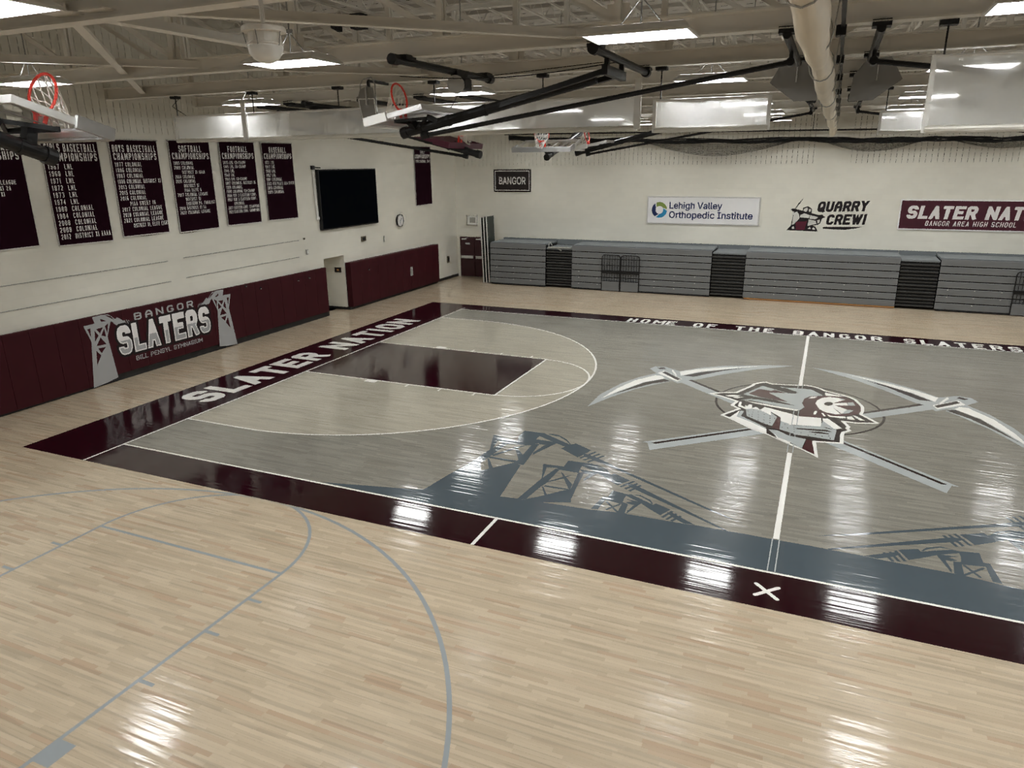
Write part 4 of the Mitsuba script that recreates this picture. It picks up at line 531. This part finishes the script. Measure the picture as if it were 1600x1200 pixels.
# ---------------------------------------------------------------- roof steel
ZB = 7.15
TY = [-15.0, -10.6, -6.3, -3.3, -.4, 3.0, 6.0, 9.7, 12.9]
prof = Polygon([(-.11, 0), (.11, 0), (.11, .018), (.012, .03), (.012, .24), (.11, .252), (.11, .27), (-.11, .27), (-.11, .252), (-.012, .24), (-.012, .03), (-.11, .018)])
TW = XR - XL
chord = plate(prof, (XL, 0, 0), YF, ZF, TW)
names = ['behind the camera', 'first in view from the camera', 'second in view from the camera', 'third in view', 'fourth in view', 'fifth in view', 'sixth in view', 'seventh in view', 'last before the far wall']
c0 = v0 = dg = None
for i, y in enumerate(TY):
    t = thing('roof_truss', f'cream steel roof truss, {names[i]}', 'roof truss', 'roof trusses')
    if c0 is None: c0 = obj('bottom_chord', chord, 'steel', t); scene[c0]['to_world'] = TF().translate([0, y, ZB])
    else: again('bottom_chord', c0, t, TF().translate([0, y, ZB]))
    tc = obj('top_chord', [bx(XL, XR, y - .1, y - .015, 8.98, 9.08), bx(XL, XR, y + .015, y + .1, 8.98, 9.08)], 'steel', t)
    n = 12; p = TW / n
    for k in range(1, n):
        x = XL + k * p
        if v0 is None: v0 = obj('vertical', [bx(-.05, .05, -.075, -.02, ZB + .26, 9.0), bx(-.05, .05, .02, .075, ZB + .26, 9.0)], 'steel', t); scene[v0]['to_world'] = TF().translate([x, y, 0])
        else: again('vertical', v0, t, TF().translate([x, y, 0]))
    for k in range(n):
        up = 1 if k < n / 2 else -1
        if dg is None: dg = obj('diagonal', bar((-p / 2, 0, 9.0), (p / 2, 0, ZB + .3), .05, .09), 'steel', t); scene[dg]['to_world'] = TF().translate([XL + (k + .5) * p, y, 0])
        else: again('diagonal', dg, t, TF().translate([XL + (k + .5) * p, y, 0]) @ TF().scale([up, 1, 1]))
    gs = [bx(XL + k * p - .16, XL + k * p + .16, y - .012, y + .012, ZB + .26, ZB + .5) for k in range(1, n)]
    obj('gusset_row', gs, 'steel', t, 'small joint plates', kind='stuff')
src = None
for i, x in enumerate(np.arange(XL + .9, XR, 1.8)):
    t = thing('roof_joist', f'thin open web joist under the deck, {order[i]} from the left wall', 'roof joist', 'open web roof joists')
    if src is None:
        a = obj('chord', [bx(-.03, .03, YN, YB, 9.08, 9.12), bx(-.03, .03, YN, YB, 9.50, 9.55)], 'steel', t)
        ys = np.arange(YN, YB, .45); b = obj('web', [tube((0, ys[j], 9.11 if j % 2 else 9.51), (0, ys[j + 1], 9.51 if j % 2 else 9.11), .011, 4) for j in range(len(ys) - 1)], 'steel', t)
        src = (a, b); scene[a]['to_world'] = scene[b]['to_world'] = TF().translate([x, 0, 0])
    else:
        for nm, s in zip(('chord', 'web'), src): again(nm, s, t, TF().translate([x, 0, 0]))
for (p, q, lb, w) in (((4.45, -10.6), (4.75, -6.3), 'cream steel tie between the first two trusses at upper left', .2), ((4.47, -10.7), (-4.2, -2.1), 'flat cream diagonal brace reaching the left wall', .13), ((5.0, -10.6), (9.3, -6.3), 'flat cream diagonal brace behind the pendant dome', .13), ((-4.2, -12.3), (5.0, -3.4), 'flat cream diagonal brace running along the left wall top', .11)):
    t = thing('roof_brace', lb, 'roof brace'); p3, q3 = V(*p, ZB + .1), V(*q, ZB + .1)
    obj('member', [bar(p3, q3, w, .016), bar(p3 + [0, 0, .06], q3 + [0, 0, .06], .016, .12)], 'steel', t); pieces('joint_plate', [bx(e[0] - .2, e[0] + .2, e[1] - .2, e[1] + .2, ZB + .085, ZB + .1) for e in (p3, q3)], 'steel', t, 'joint plate at the end')

# ---------------------------------------------------------------- pendant lights
LX, LY, LZ = [-.1, 5.6, 10.7, 14.8, 19.8, 25.6], [-16.6, -12.4, -8.12, -2.75, 3.35, 8.15, 12.4], 6.92
scene['mat_lens'] = {'type': 'diffuse', 'reflectance': rgb(.5, .5, .5)}
hw, hd = .60, .33
house = trimesh.convex.convex_hull(np.array([(sx * (hw + .03), sy * (hd + .03), .0) for sx in (-1, 1) for sy in (-1, 1)] + [(sx * (hw - .06), sy * (hd - .12), .11) for sx in (-1, 1) for sy in (-1, 1)] + [(sx * (hw + .03), sy * (hd + .03), .025) for sx in (-1, 1) for sy in (-1, 1)]))
lens = trimesh.Trimesh([(-hw, -hd, -.004), (hw, -hd, -.004), (hw, hd, -.004), (-hw, hd, -.004)], [[0, 2, 1], [0, 3, 2]], process=False)
hang = [tube((s * .28, 0, .1), (0, 0, .42), .009, 5) for s in (-1, 1)] + [tube((0, 0, .1), (0, 0, .42), .012, 5), bx(-.05, .05, -.02, .02, .4, .45)]
fins = [bx(-.52 + .22 * k, -.36 + .22 * k, s * .16 - .022, s * .16 + .022, .111, .115) for k in range(5) for s in (-1, 1)]
rod = tube((0, 0, .44), (0, 0, ZC - LZ), .011, 6)
col = lambda i: ['first', 'second', 'third', 'fourth', 'fifth', 'sixth'][i]
rown = ['row behind the camera', 'nearest row overhead', 'second row from the camera', 'third row from the camera', 'fourth row from the camera', 'fifth row from the camera', 'row nearest the far wall']
L0 = None
for j, y in enumerate(LY):
    for i, x in enumerate(LX[:2] if y < -14 else LX):
        t = thing('pendant_light', f'white rectangular pendant light, {col(i)} from the left wall in the {rown[j]}', 'ceiling light', 'pendant gym lights')
        at = TF().translate([x, y, LZ])
        if L0 is None:
            L0 = {'housing': obj('housing', house, 'lamp_body', t), 'hanger': obj('hanger', hang, 'wire', t, 'thin V shaped hanger'), 'rod': obj('rod', rod, 'wire', t, 'long hanging rod')}
            for k in L0.values(): scene[k]['to_world'] = at
        else:
            for k, s in L0.items(): again(k, s, t, at)
        d = obj('diffuser', lens, 'lens', t, 'glowing white diffuser'); scene[d]['to_world'] = at
        u = obj('uplight_slots', fins, 'lens', t, 'short glowing slots along the top', kind='stuff'); scene[u]['to_world'] = at; scene[u]['emitter'] = {'type': 'area', 'radiance': rgb(LAMP * .985, LAMP, LAMP * .965)}
        scene[d]['emitter'] = {'type': 'area', 'radiance': rgb(LAMP * .985, LAMP, LAMP * .965)}

# ---------------------------------------------------------------- folded baskets
def rim_net(t, c, u, w, n, down=(0, 0, -1)):
    R = .235; A = np.linspace(0, 2 * np.pi, 25); c, u, w, n, dn = map(lambda a: np.asarray(a, float), (c, u, w, n, down))
    rm = obj('rim', path([c + R * (math.cos(a) * n + math.sin(a) * w) for a in A], .017, 8), 'rim_red', t, 'orange red rim')
    obj('rim_plate', [bar(c - n * R * .85 + s * w * .10, c - n * (R + .15) + s * w * .07, .03, .045) for s in (-1, 1)] + [bar(c - n * (R + .15) - w * .09, c - n * (R + .15) + w * .09, .11, .02), bar(c - n * (R - .02) - w * .10, c - n * (R - .02) + w * .10, .04, .05)], 'rim_red', rm)
    off = -u * .20 + dn * .26; pts = lambda k, j: c + off * (k / 4) ** .9 + (R * (1 - .115 * k)) * (math.cos((j + .5 * (k % 2)) * math.pi / 6) * n + math.sin((j + .5 * (k % 2)) * math.pi / 6) * w) + dn * .02 * math.sin(j * 2.1 + k)
    net = []
    for k in range(4):
        for j in range(12):
            a = pts(k, j)
            for b in ((pts(k + 1, j), pts(k + 1, j - 1)) if k % 2 == 0 else (pts(k + 1, j), pts(k + 1, j + 1))): net.append(tube(a, b, .0085, 5))
    obj('net', net, 'net_white', rm, 'white cord net')
def basket(label, P0, u, w, top, brace, pad='white_frame', glass=True, hdr=1.55, brace_w=None, mast_r=.085, hspan=None, mast_low=None):
    """A ceiling-hung backboard folded up flat: P0 middle of its lower edge, u towards its upper edge, w across, face upwards; top: the mast's pivot."""
    P0, u, w, top = V(*P0), V(*u), V(*w), V(*top); u /= np.linalg.norm(u); w /= np.linalg.norm(w); n = np.cross(u, w); n = n if n[2] > 0 else -n
    t = thing('basketball_hoop', label, 'basketball hoop', None)
    H, B, E = 1.07, .915, .05
    P = lambda a, b, c=0.0: P0 + a * w + b * u + c * n
    if glass: obj('board', trimesh.Trimesh([P(-B, 0), P(B, 0), P(B, H), P(-B, H)], [[0, 1, 2], [0, 2, 3]], process=False), 'glass', t, 'clear glass board')
    else: obj('board', trimesh.convex.convex_hull(np.array([P(a, b, c) for a in (-B, B) for b in (0, H) for c in (-.01, .01)])), pad, t)
    slab = lambda a0, a1, b0, b1, c0, c1: trimesh.convex.convex_hull(np.array([P(a, b, c) for a in (a0, a1) for b in (b0, b1) for c in (c0, c1)]))
    obj('board_frame', [slab(-B - .02, -B + .02, 0, H, -.06, .02), slab(B - .02, B + .02, 0, H, -.06, .02), slab(-B, B, H - .03, H, -.06, .02), slab(-B, B, 0, .03, -.06, .02)], 'alu' if pad != 'sign_maroon' else 'sign_maroon', t, 'metal rim of the board')
    obj('padding', [slab(-B - .05, B + .05, -.05, .02, -.09, .05), slab(-B - .05, -B - .005, -.05, .40, -.09, .05), slab(B + .005, B + .05, -.05, .40, -.09, .05)], pad, t, 'padded lower edge')
    if glass: obj('target_line', [slab(a, b, c, d, .002, .005) for a, b, c, d in ((-.305, .305, .68, .73), (-.305, .305, .22, .27), (-.305, -.255, .22, .73), (.255, .305, .22, .73))], 'sign_white', t, 'white target square')
    rim_net(t, P(0, .16, .40), u, w, n)
    low = P(0, -.02, -.20) if mast_low is None else V(*mast_low); dm = (top - low) / np.linalg.norm(top - low)
    obj('mast', [tube(low, top - dm * .3, mast_r, 14), tube(low - dm * .02, low + dm * .10, mast_r + .015, 14)] + [tube(low + dm * s, low + dm * (s + .05), mast_r + .012, 14) for s in (.35, .9, 1.6)], 'black_steel', t, 'black tubular mast')
    obj('bracket', [bar(low + dm * .28, P(0, .28, -.02), .12, .12), bar(P(-.45, .25, -.04), P(.45, .25, -.04), .05, .06), bar(P(-.45, .25, -.04), P(0, .6, -.05), .04, .05), bar(P(.45, .25, -.04), P(0, .6, -.05), .04, .05), bar(low + dm * .75, P(0, .62, -.03), .09, .09)], 'black_steel', t, 'black brackets behind the board')
    L = np.linalg.norm(top - low)
    obj('yoke', [trimesh.convex.convex_hull(np.array([low + dm * L * .45 + s1 * w * .05 + q for s1 in (-1, 1) for q in (V(0, 0, .04), V(0, 0, -.04))] + [top + s * w * .42 + q for q in (V(0, 0, .05), V(0, 0, -.03))] + [top + s * w * .30 + q for q in (V(0, 0, .05), V(0, 0, -.03))])) for s in (-1, 1)] + [bar(top - w * .55, top + w * .55, .09, .14)], 'black_steel', t, 'black forked yoke')
    hz = ZB - .07; hc = V(top[0], top[1], hz); k0 = V(top[0], top[1], 0) @ w; lo, hi = hspan or (k0 - hdr, k0 + hdr); ha = hc + w * (lo - k0); hb = hc + w * (hi - k0)
    hp = obj('header_pipe', [tube(ha, hb, .06, 12)] + [tube(e - w * .06, e + w * .06, .085, 12) for e in (ha, hb)], 'black_steel', t, 'black header pipe under the trusses')
    clampb = lambda c: bx(c[0] - .11, c[0] + .11, c[1] - .11, c[1] + .11, hz + .02, ZB + .03)
    pieces('clamp', [clampb(ha + w * .1), clampb(hb - w * .1)], 'black_steel', hp); pieces('pivot_plate', [bar(hc + w * s * .42, top + w * s * .42, .07, .07) for s in (-1, 1)], 'black_steel', hp)
    if brace is not None:
        b = V(*brace); a = low + dm * .45 + V(0, 0, -.14)
        obj('brace', [tube(a, b, .038, 10), tube(a - dm * .08, a + dm * .06, .055, 8), bar(a, low + dm * .45, .07, .07)], 'black_steel', t, 'long thin black brace')
        bc = V(b[0], b[1], hz); k1 = V(b[0], b[1], 0) @ w; lo, hi = hspan or (k1 - hdr, k1 + hdr); ba = bc + w * (lo - k1); bb = bc + w * (hi - k1); bp = obj('header_pipe', [tube(ba, bb, .055, 12), tube(b, bc, .03, 8)] + [tube(b - w * .1, b + w * .1, .06, 10)], 'black_steel', t, 'black header pipe holding the brace')
        pieces('clamp', [clampb(ba + w * .1), clampb(bb - w * .1)], 'black_steel', bp)
    return t
H1, H2 = (-6.4, -3.2), (5.9, 9.8)
basket('large glass backboard folded up near the upper middle, on a thick black mast', (5.75, -5.62, 6.21), (.98, 0, .196), (0, 1, 0), (9.6, -5.3, 6.86), (12.2, -5.2, 6.88), hspan=H1, mast_low=(5.80, -5.5, 6.05))
basket('folded glass backboard beyond the large clear curtain on the right', (2 * HX - 5.75, -4.75, 6.21), (-.98, 0, .196), (0, 1, 0), (2 * HX - 9.6, -4.75, 6.86), (2 * HX - 12.2, -4.75, 6.88), hspan=H1, mast_low=(2 * HX - 5.8, -4.75, 6.05))
basket('folded glass backboard below the white curtain, its black mast rising to the right', (5.0, 7.5, 5.98), (.98, 0, .196), (0, 1, 0), (9.2, 7.6, 6.85), (12.1, 7.6, 6.88), hspan=H2, mast_low=(4.7, 7.5, 5.82))
basket('folded glass backboard far back, to the right of the rolled curtain', (2 * HX - 5.0, 7.5, 5.98), (-.98, 0, .196), (0, 1, 0), (2 * HX - 9.2, 7.6, 6.85), (2 * HX - 12.1, 7.6, 6.88), hspan=H2, mast_low=(2 * HX - 4.7, 7.5, 5.82))
basket('folded glass backboard at the left edge with a bright red rim', (4.5, -11.15, 5.90), (0, -.96, .28), (1, 0, 0), (4.5, -14.95, 6.9), None, pad='pad_grey', mast_low=(4.5, -11.22, 5.64), hdr=1.2)
basket('small far glass backboard with a pink red rim, above the BANGOR sign', (4.62, 4.36, 5.93), (0, .97, .25), (1, 0, 0), (4.62, 9.65, 6.9), None, pad='pad_grey', mast_low=(4.72, 4.6, 5.68), hdr=.75)
basket('maroon backboard edge with a red rim, left of the BANGOR sign', (4.15, .15, 5.98), (-.97, 0, .25), (0, 1, 0), (-.3, .3, 6.95), (-1.9, .3, 6.6), pad='sign_maroon', glass=False, hspan=(-.5, 2.95), mast_low=(4.6, .1, 5.73))
t = thing('winch', 'black pipe with a round pale winch drum above the large glass backboard', 'winch'); hx_ = 6.55
hp = obj('header_pipe', [tube((hx_ - .07, -6.75, ZB - .07), (hx_ + .07, -3.55, ZB - .07), .06, 12)], 'black_steel', t); obj('clamp', [bx(hx_ - .15, hx_ + .05, -6.6, -6.3, ZB - .05, ZB + .02), bx(hx_ - .05, hx_ + .15, -3.85, -3.6, ZB - .05, ZB + .02)] + [tube((hx_ - .07, -6.85, ZB - .07), (hx_ - .07, -6.7, ZB - .07), .085, 12), tube((hx_ + .07, -3.65, ZB - .07), (hx_ + .07, -3.5, ZB - .07), .085, 12)], 'black_steel', hp)
obj('drum', lathe([(0, -.06), (.15, -.06), (.15, -.045), (.11, -.04), (.11, .04), (.15, .045), (.15, .06), (0, .06)], (hx_ + .05, -4.95, ZB - .28), 20, (.35, -1, 0)), 'alu', t, 'round pale drum'); obj('motor', [bx(hx_ - .03, hx_ + .15, -4.8, -4.5, ZB - .36, ZB - .16, .02), bx(hx_ - .03, hx_ + .1, -4.98, -4.6, ZB - .16, ZB - .05)], 'black_steel', t, 'black motor'); obj('cable', [tube((hx_ + .1, -4.9, ZB - .4), (6.7, -5.4, 6.42), .006, 5), tube((hx_ + .1, -4.9, ZB - .2), (9.5, -5.2, ZB - .1), .006, 5)], 'black_steel', t, 'thin steel cables')
# fan shaped boards stowed upright
def fan(label, c, yaw, pts, s=1.0):
    t = thing('fan_backboard', label, 'backboard', None)
    ex = V(math.cos(yaw), math.sin(yaw), 0); ez = V(0, 0, 1.0)
    obj('board', plate(Polygon([(a * s, b * s) for a, b in pts]).buffer(.02), V(*c), ex, ez, .03), 'board_grey', t)
    k = np.cross(ex, ez); obj('bracket', bar(V(*c) + k * .045 + ex * .02 - ez * .02, V(*c) + k * .045 + ex * .02 + ez * .34, .07, .02), 'alu', t, 'pale bracket on the board'); ty = min(TY, key=lambda q: abs(q - c[1])); obj('hanger', [bar(V(*c) - k * .03 + ez * .2, V(c[0], c[1], ZB - .02) - k * .03, .05, .05), bar(V(c[0], c[1], ZB - .02) - k * .03, (c[0], ty, ZB - .02), .05, .05)], 'black_steel', t, 'black hanger')
    return t
def rig(label, x, y, z):
    y0 = max(q for q in TY if q < y) - .1; y1 = min(q for q in TY if q > y) + .1
    t = thing('hoist_rig', label, 'hoist rig'); obj('arm', [tube((x, y0, ZB - .05), (x, y1, ZB - .05), .055, 10), tube((x, y, ZB - .05), (x, y, z), .035, 8)], 'black_steel', t)
    obj('block', [bx(x - .1, x + .1, y - .12, y + .12, z - .1, z + .06, .02), bx(x - .13, x + .13, y0, y0 + .2, ZB - .06, ZB + .04), bx(x - .13, x + .13, y1 - .2, y1, ZB - .06, ZB + .04)], 'black_rubber', t)
FAN = [(-.19, .34), (.22, .375), (.44, -.01), (-.02, -.35), (-.42, -.35), (-.37, .1)]
fan('grey fan shaped backboard stowed upright, right of the long rolled curtain', (13.49, -.70, 6.99), -.10, FAN); fan('grey fan shaped backboard stowed upright, left of the long rolled curtain', (12.05, -1.07, 7.0), .10, [(-x, y) for x, y in FAN])
FC = (4.13, -4.06, 6.69)
t = fan('small grey board with a pale edge and arched top, left of the large glass backboard', FC, -.35, [(1.115 * a, 1.115 * b) for a, b in [(-.17, -.27), (.24, -.17), (.20, .08), (.14, .256), (-.01, .28), (-.19, .24), (-.27, .10)]])
ft = lambda a, b: V(*FC) + 1.115 * a * V(math.cos(-.35), math.sin(-.35), 0) + 1.115 * b * V(0, 0, 1) + V(0, -.03, 0)
obj('pale_edge', [bar(ft(*p), ft(*q), .02, .02) for p, q in (((-.27, .10), (-.17, -.27)), ((.20, .08), (.24, -.17)), ((-.27, .10), (.20, .08)))], 'white_frame', t, 'pale edge strips')
obj('bent_frame', path([ft(-.20, .24), ft(-.20, .33), ft(-.10, .42), ft(.16, .44), ft(.25, .32), ft(.26, -.2)], .012, 6), 'wire', t, 'bent pale tube frame'); obj('hanging_rod', path([ft(.05, .43), (FC[0], -3.3, ZB + .01)], .01, 6), 'wire', t)
rig('black hoist pipe left of the rolled curtain', 12.3, 1.4, 6.85); rig('black hoist pipe right of the rolled curtain', 13.15, 1.4, 6.85); rig('black hoist pipe above the football banner', -.9, .6, 6.9)
rig('black hoist pipe over the long curtain above the screen', 1.5, 1.6, 6.85); rig('black hoist pipe right behind the small grey board', 3.2, 1.4, 6.8); rig('black hoist pipe behind the red rim of the large backboard', 4.4, 1.2, 6.85)

# ---------------------------------------------------------------- curtains, net, dome
def curtain(label, x0, x1, y, z0, z1, posts=(), seed=0):
    t = thing('vinyl_curtain', label, 'curtain', None)
    n = int((x1 - x0) / .12); xs = np.linspace(x0, x1, n); zs = np.linspace(z0 + .05, z1 - .03, 9); r = np.random.RandomState(seed)
    ph = r.rand(3) * 6
    X, Z = np.meshgrid(xs, zs); Y = y + .02 * np.sin(X * 3.1 + ph[0] + Z * 2) + .012 * np.sin(X * 7.7 + ph[1] - 3 * Z) + .01 * np.sin(X * 15 + ph[2])
    idx = np.arange(n * 9).reshape(9, n); q = np.stack([idx[:-1, :-1], idx[:-1, 1:], idx[1:, 1:], idx[1:, :-1]], -1).reshape(-1, 4)
    obj('sheet', (np.stack([X, Y, Z], -1).reshape(-1, 3), q), 'vinyl', t, 'clear vinyl sheet', smooth=True)
    obj('bottom_roll', tube((x0, y, z0 + .045), (x1, y, z0 + .045), .05, 12), 'rolled_vinyl', t, 'rolled lower edge'); obj('top_hem', [tube((x0, y, z1 - .02), (x1, y, z1 - .02), .025, 8)], 'white_frame', t, 'white top hem')
    pieces('end_bar', [bx(x - .03, x + .03, y - .03, y + .03, z0, z1) for x in (x0, x1)], 'white_frame', t, 'white end bar')
    for x in np.arange(x0 + .1, x1, 2.4): obj('hanging_rod', [tube((x, y, z1 - .02), (x, y, ZB + .02), .012, 5), bx(x - .1, x + .1, y - .08, y + .08, ZB - .06, ZB + .02)], 'black_steel', t, 'thin black hanging rod')
    for x in posts: obj('post', bx(x - .06, x + .06, y - .09, y - .05, z0 + .02, z1 + .28), 'white_frame', t, 'wide white strap')
curtain('long clear white curtain rolled up above the banners, reaching to the middle of the view', -2.1, 9.45, -3.24, 6.08, 6.70, (.15, 9.5), 1)
curtain('clear white curtain rolled up left of the tip of the long rolled tube', 9.8, 11.8, -3.24, 6.03, 6.6, (), 2)
curtain('large clear curtain at the upper right edge, showing lights through it', 13.95, 19.5, -6.12, 5.84, 6.76, (), 3)
curtain('small clear curtain behind the large one at the upper right', 13.82, 20.5, 3.05, 6.09, 6.63, (), 4)
t = thing('rolled_curtain', 'long rolled beige divider curtain hanging like a tube above the half court line', 'rolled curtain')
n = 140; ys = np.linspace(-14.0, 14.55, n); A = np.arange(16) * np.pi / 8
vv, ff = [], []
for i, y in enumerate(ys):
    r = .150 * (1 + .10 * math.sin(y * 1.1) + .05 * math.sin(y * 3.7 + 1)) * (1 if y < 14.2 else .75); sag = -.05 * abs(math.sin(y * .55)) + (-.10 if y > 13.9 else 0)
    vv += [(12.64 + .0035 * (y + 10) + r * .85 * math.cos(a) * (1 + .06 * math.sin(3 * a + y)), y, 6.74 + sag + r * 1.12 * math.sin(a) - (.05 if math.sin(a) < -.5 else 0)) for a in A]
for i in range(n - 1):
    for j in range(16): k = (j + 1) % 16; ff += [(i * 16 + j, i * 16 + k, i * 16 + 16 + k), (i * 16 + j, i * 16 + 16 + k, i * 16 + 16 + j)]
ff += [(0, j + 1, j) for j in range(1, 15)] + [((n - 1) * 16, (n - 1) * 16 + j, (n - 1) * 16 + j + 1) for j in range(1, 15)]
m = trimesh.Trimesh(vv, ff, process=False)
if m.volume < 0: m.invert()
obj('roll', m, 'tube_vinyl', t, smooth=50)
for y in np.arange(-11.5, 14.2, 2.6):
    obj('strap', path([(12.64 + .0035 * (y + 10) + .155 * math.cos(a), y, 6.70 + .20 * math.sin(a)) for a in np.linspace(0, 2 * math.pi, 13)], .008, 4), 'grille', t, 'thin strap'); obj('cord', tube((12.80 + .0035 * (y + 10), y, 6.72), (12.84 + .0035 * (y + 10), y, ZB + .05), .007, 5), 'grille', t, 'thin cord')
pieces('carrier', [bx(12.78, 12.9, y - .1, y + .1, ZB - .12, ZB) for y in TY[1:]], 'black_steel', t, 'black carrier'); obj('track', bar((12.86, -10.6, ZB - .01), (12.86, 14.2, ZB - .01), .05, .05), 'black_steel', t, 'black track')
# net
t = thing('divider_net', 'black netting gathered in swags high along the far wall', 'net')
NY = 14.75; knots = [(-1.0, 6.72), (4.7, 6.50), (11.9, 6.40), (16.3, 6.33), (20.6, 6.3), (24.5, 6.3)]; dips = [.12, .62, .44, .34, .4]
strands, bundle = [], []
r = np.random.RandomState(5)
for (a, za), (b, zb), d in zip(knots[:-1], knots[1:], dips):
    U = np.linspace(0, 1, 25)
    top = lambda u: za + (zb - za) * u - .05 * math.sin(math.pi * u)
    bot = lambda u: top(u) - .05 - d * math.sin(math.pi * u) ** 1.3
    for k in range(16):
        f = .02 + .13 * k / 16; jx = r.rand() * 6
        bundle.append(path([(a + (b - a) * u, NY + .04 * math.sin(k * 2 + u * 9), top(u) - f * 1.2 + .03 * math.sin(u * 14 + jx)) for u in U], .017, 4))
    for k in range(8):
        f = ((k + 1) / 8) ** .8
        strands.append(path([(a + (b - a) * u, NY + .05 * math.sin(k * 1.7), top(u) * (1 - f) + bot(u) * f) for u in U], .010 if k > 4 else .007, 3))
    nn = int((b - a) / .055)
    for i in range(1, nn):
        u = i / nn; x = a + (b - a) * u
        strands.append(tube((x, NY + .03 * math.sin(i * 1.3), top(u) - .04), (x + .05, NY + .05 * math.sin(i * .9), bot(u)), .006, 3))
obj('gathered_rope', bundle, 'black_rubber', t, 'dense gathered upper edge'); obj('mesh', strands, 'black_rubber', t, 'hanging mesh of thin cords', kind='stuff')
obj('support_pipe', tube((-1.2, NY, 6.78), (24.4, NY, 6.5), .03, 8), 'black_steel', t, 'thin support pipe'); pieces('hanging_rod', [tube((x, NY, 6.78 - .011 * (x + 1.2)), (x, NY, ZC), .012, 5) for x in np.arange(0, 24, 4)], 'black_steel', t, 'thin hanging rod')
t = thing('pendant_dome', 'cream pendant dome with a wide ring, hanging at upper left', 'dome camera'); c = V(8.44, -11.93, 6.35)
obj('dome', lathe([(0, 0), (.05, .006), (.10, .03), (.135, .075), (.145, .12), (.145, .135)], c, 28), 'white_frame', t, smooth=40); obj('collar', lathe([(.145, .135), (.15, .14), (.15, .155), (.14, .16), (.13, .24), (0, .24)], c, 28), 'steel', t, 'cream collar'); obj('ring', lathe([(.165, .235), (.18, .24), (.18, .275), (.165, .285), (.02, .29), (.02, .235), (.165, .235)], c, 28), 'steel', t, 'wide ring plate'); obj('stem', tube(c + V(0, 0, .28), c + V(0, 0, 2.75), .02, 10), 'steel', t, 'hanging stem')
obj('guard', [tube(c + V(.17 * math.cos(a), .17 * math.sin(a), .24), c + V(.145 * math.cos(a), .145 * math.sin(a), .13), .005, 4) for a in np.arange(5) * 1.256], 'wire', t, 'thin stays')
for x, y, lb in ((1.75, -.72, 'black box speaker up in the trusses, right of two'), (1.07, -.72, 'black box speaker up in the trusses, left of two')):
    t = thing('truss_speaker', lb, 'loudspeaker'); s = .35 if x > 1.5 else .16; obj('cabinet', bx(x - s / 2, x + s / 2, y - .15, y + .15, 8.9 - .17, 8.9 + .17, .015), 'black_rubber', t); obj('yoke', [bar((x, y + .1, 9.03), (x, -.48, 9.03), .04, .03)], 'black_steel', t)
# a low run of pale cable and conduits between trusses
t = thing('ceiling_cable', 'thin black cables strung under the roof trusses at the left', 'cable'); obj('wire', [path([(5.6 + 4 * u, -5.2, ZB - .12 - .12 * math.sin(math.pi * u)) for u in np.linspace(0, 1, 9)], .008, 4), path([(-1.9, -3.0, 6.68), (-2.4, -3.0, 6.95), (-2.1, -3.0, ZB)], .008, 4)], 'black_steel', t)
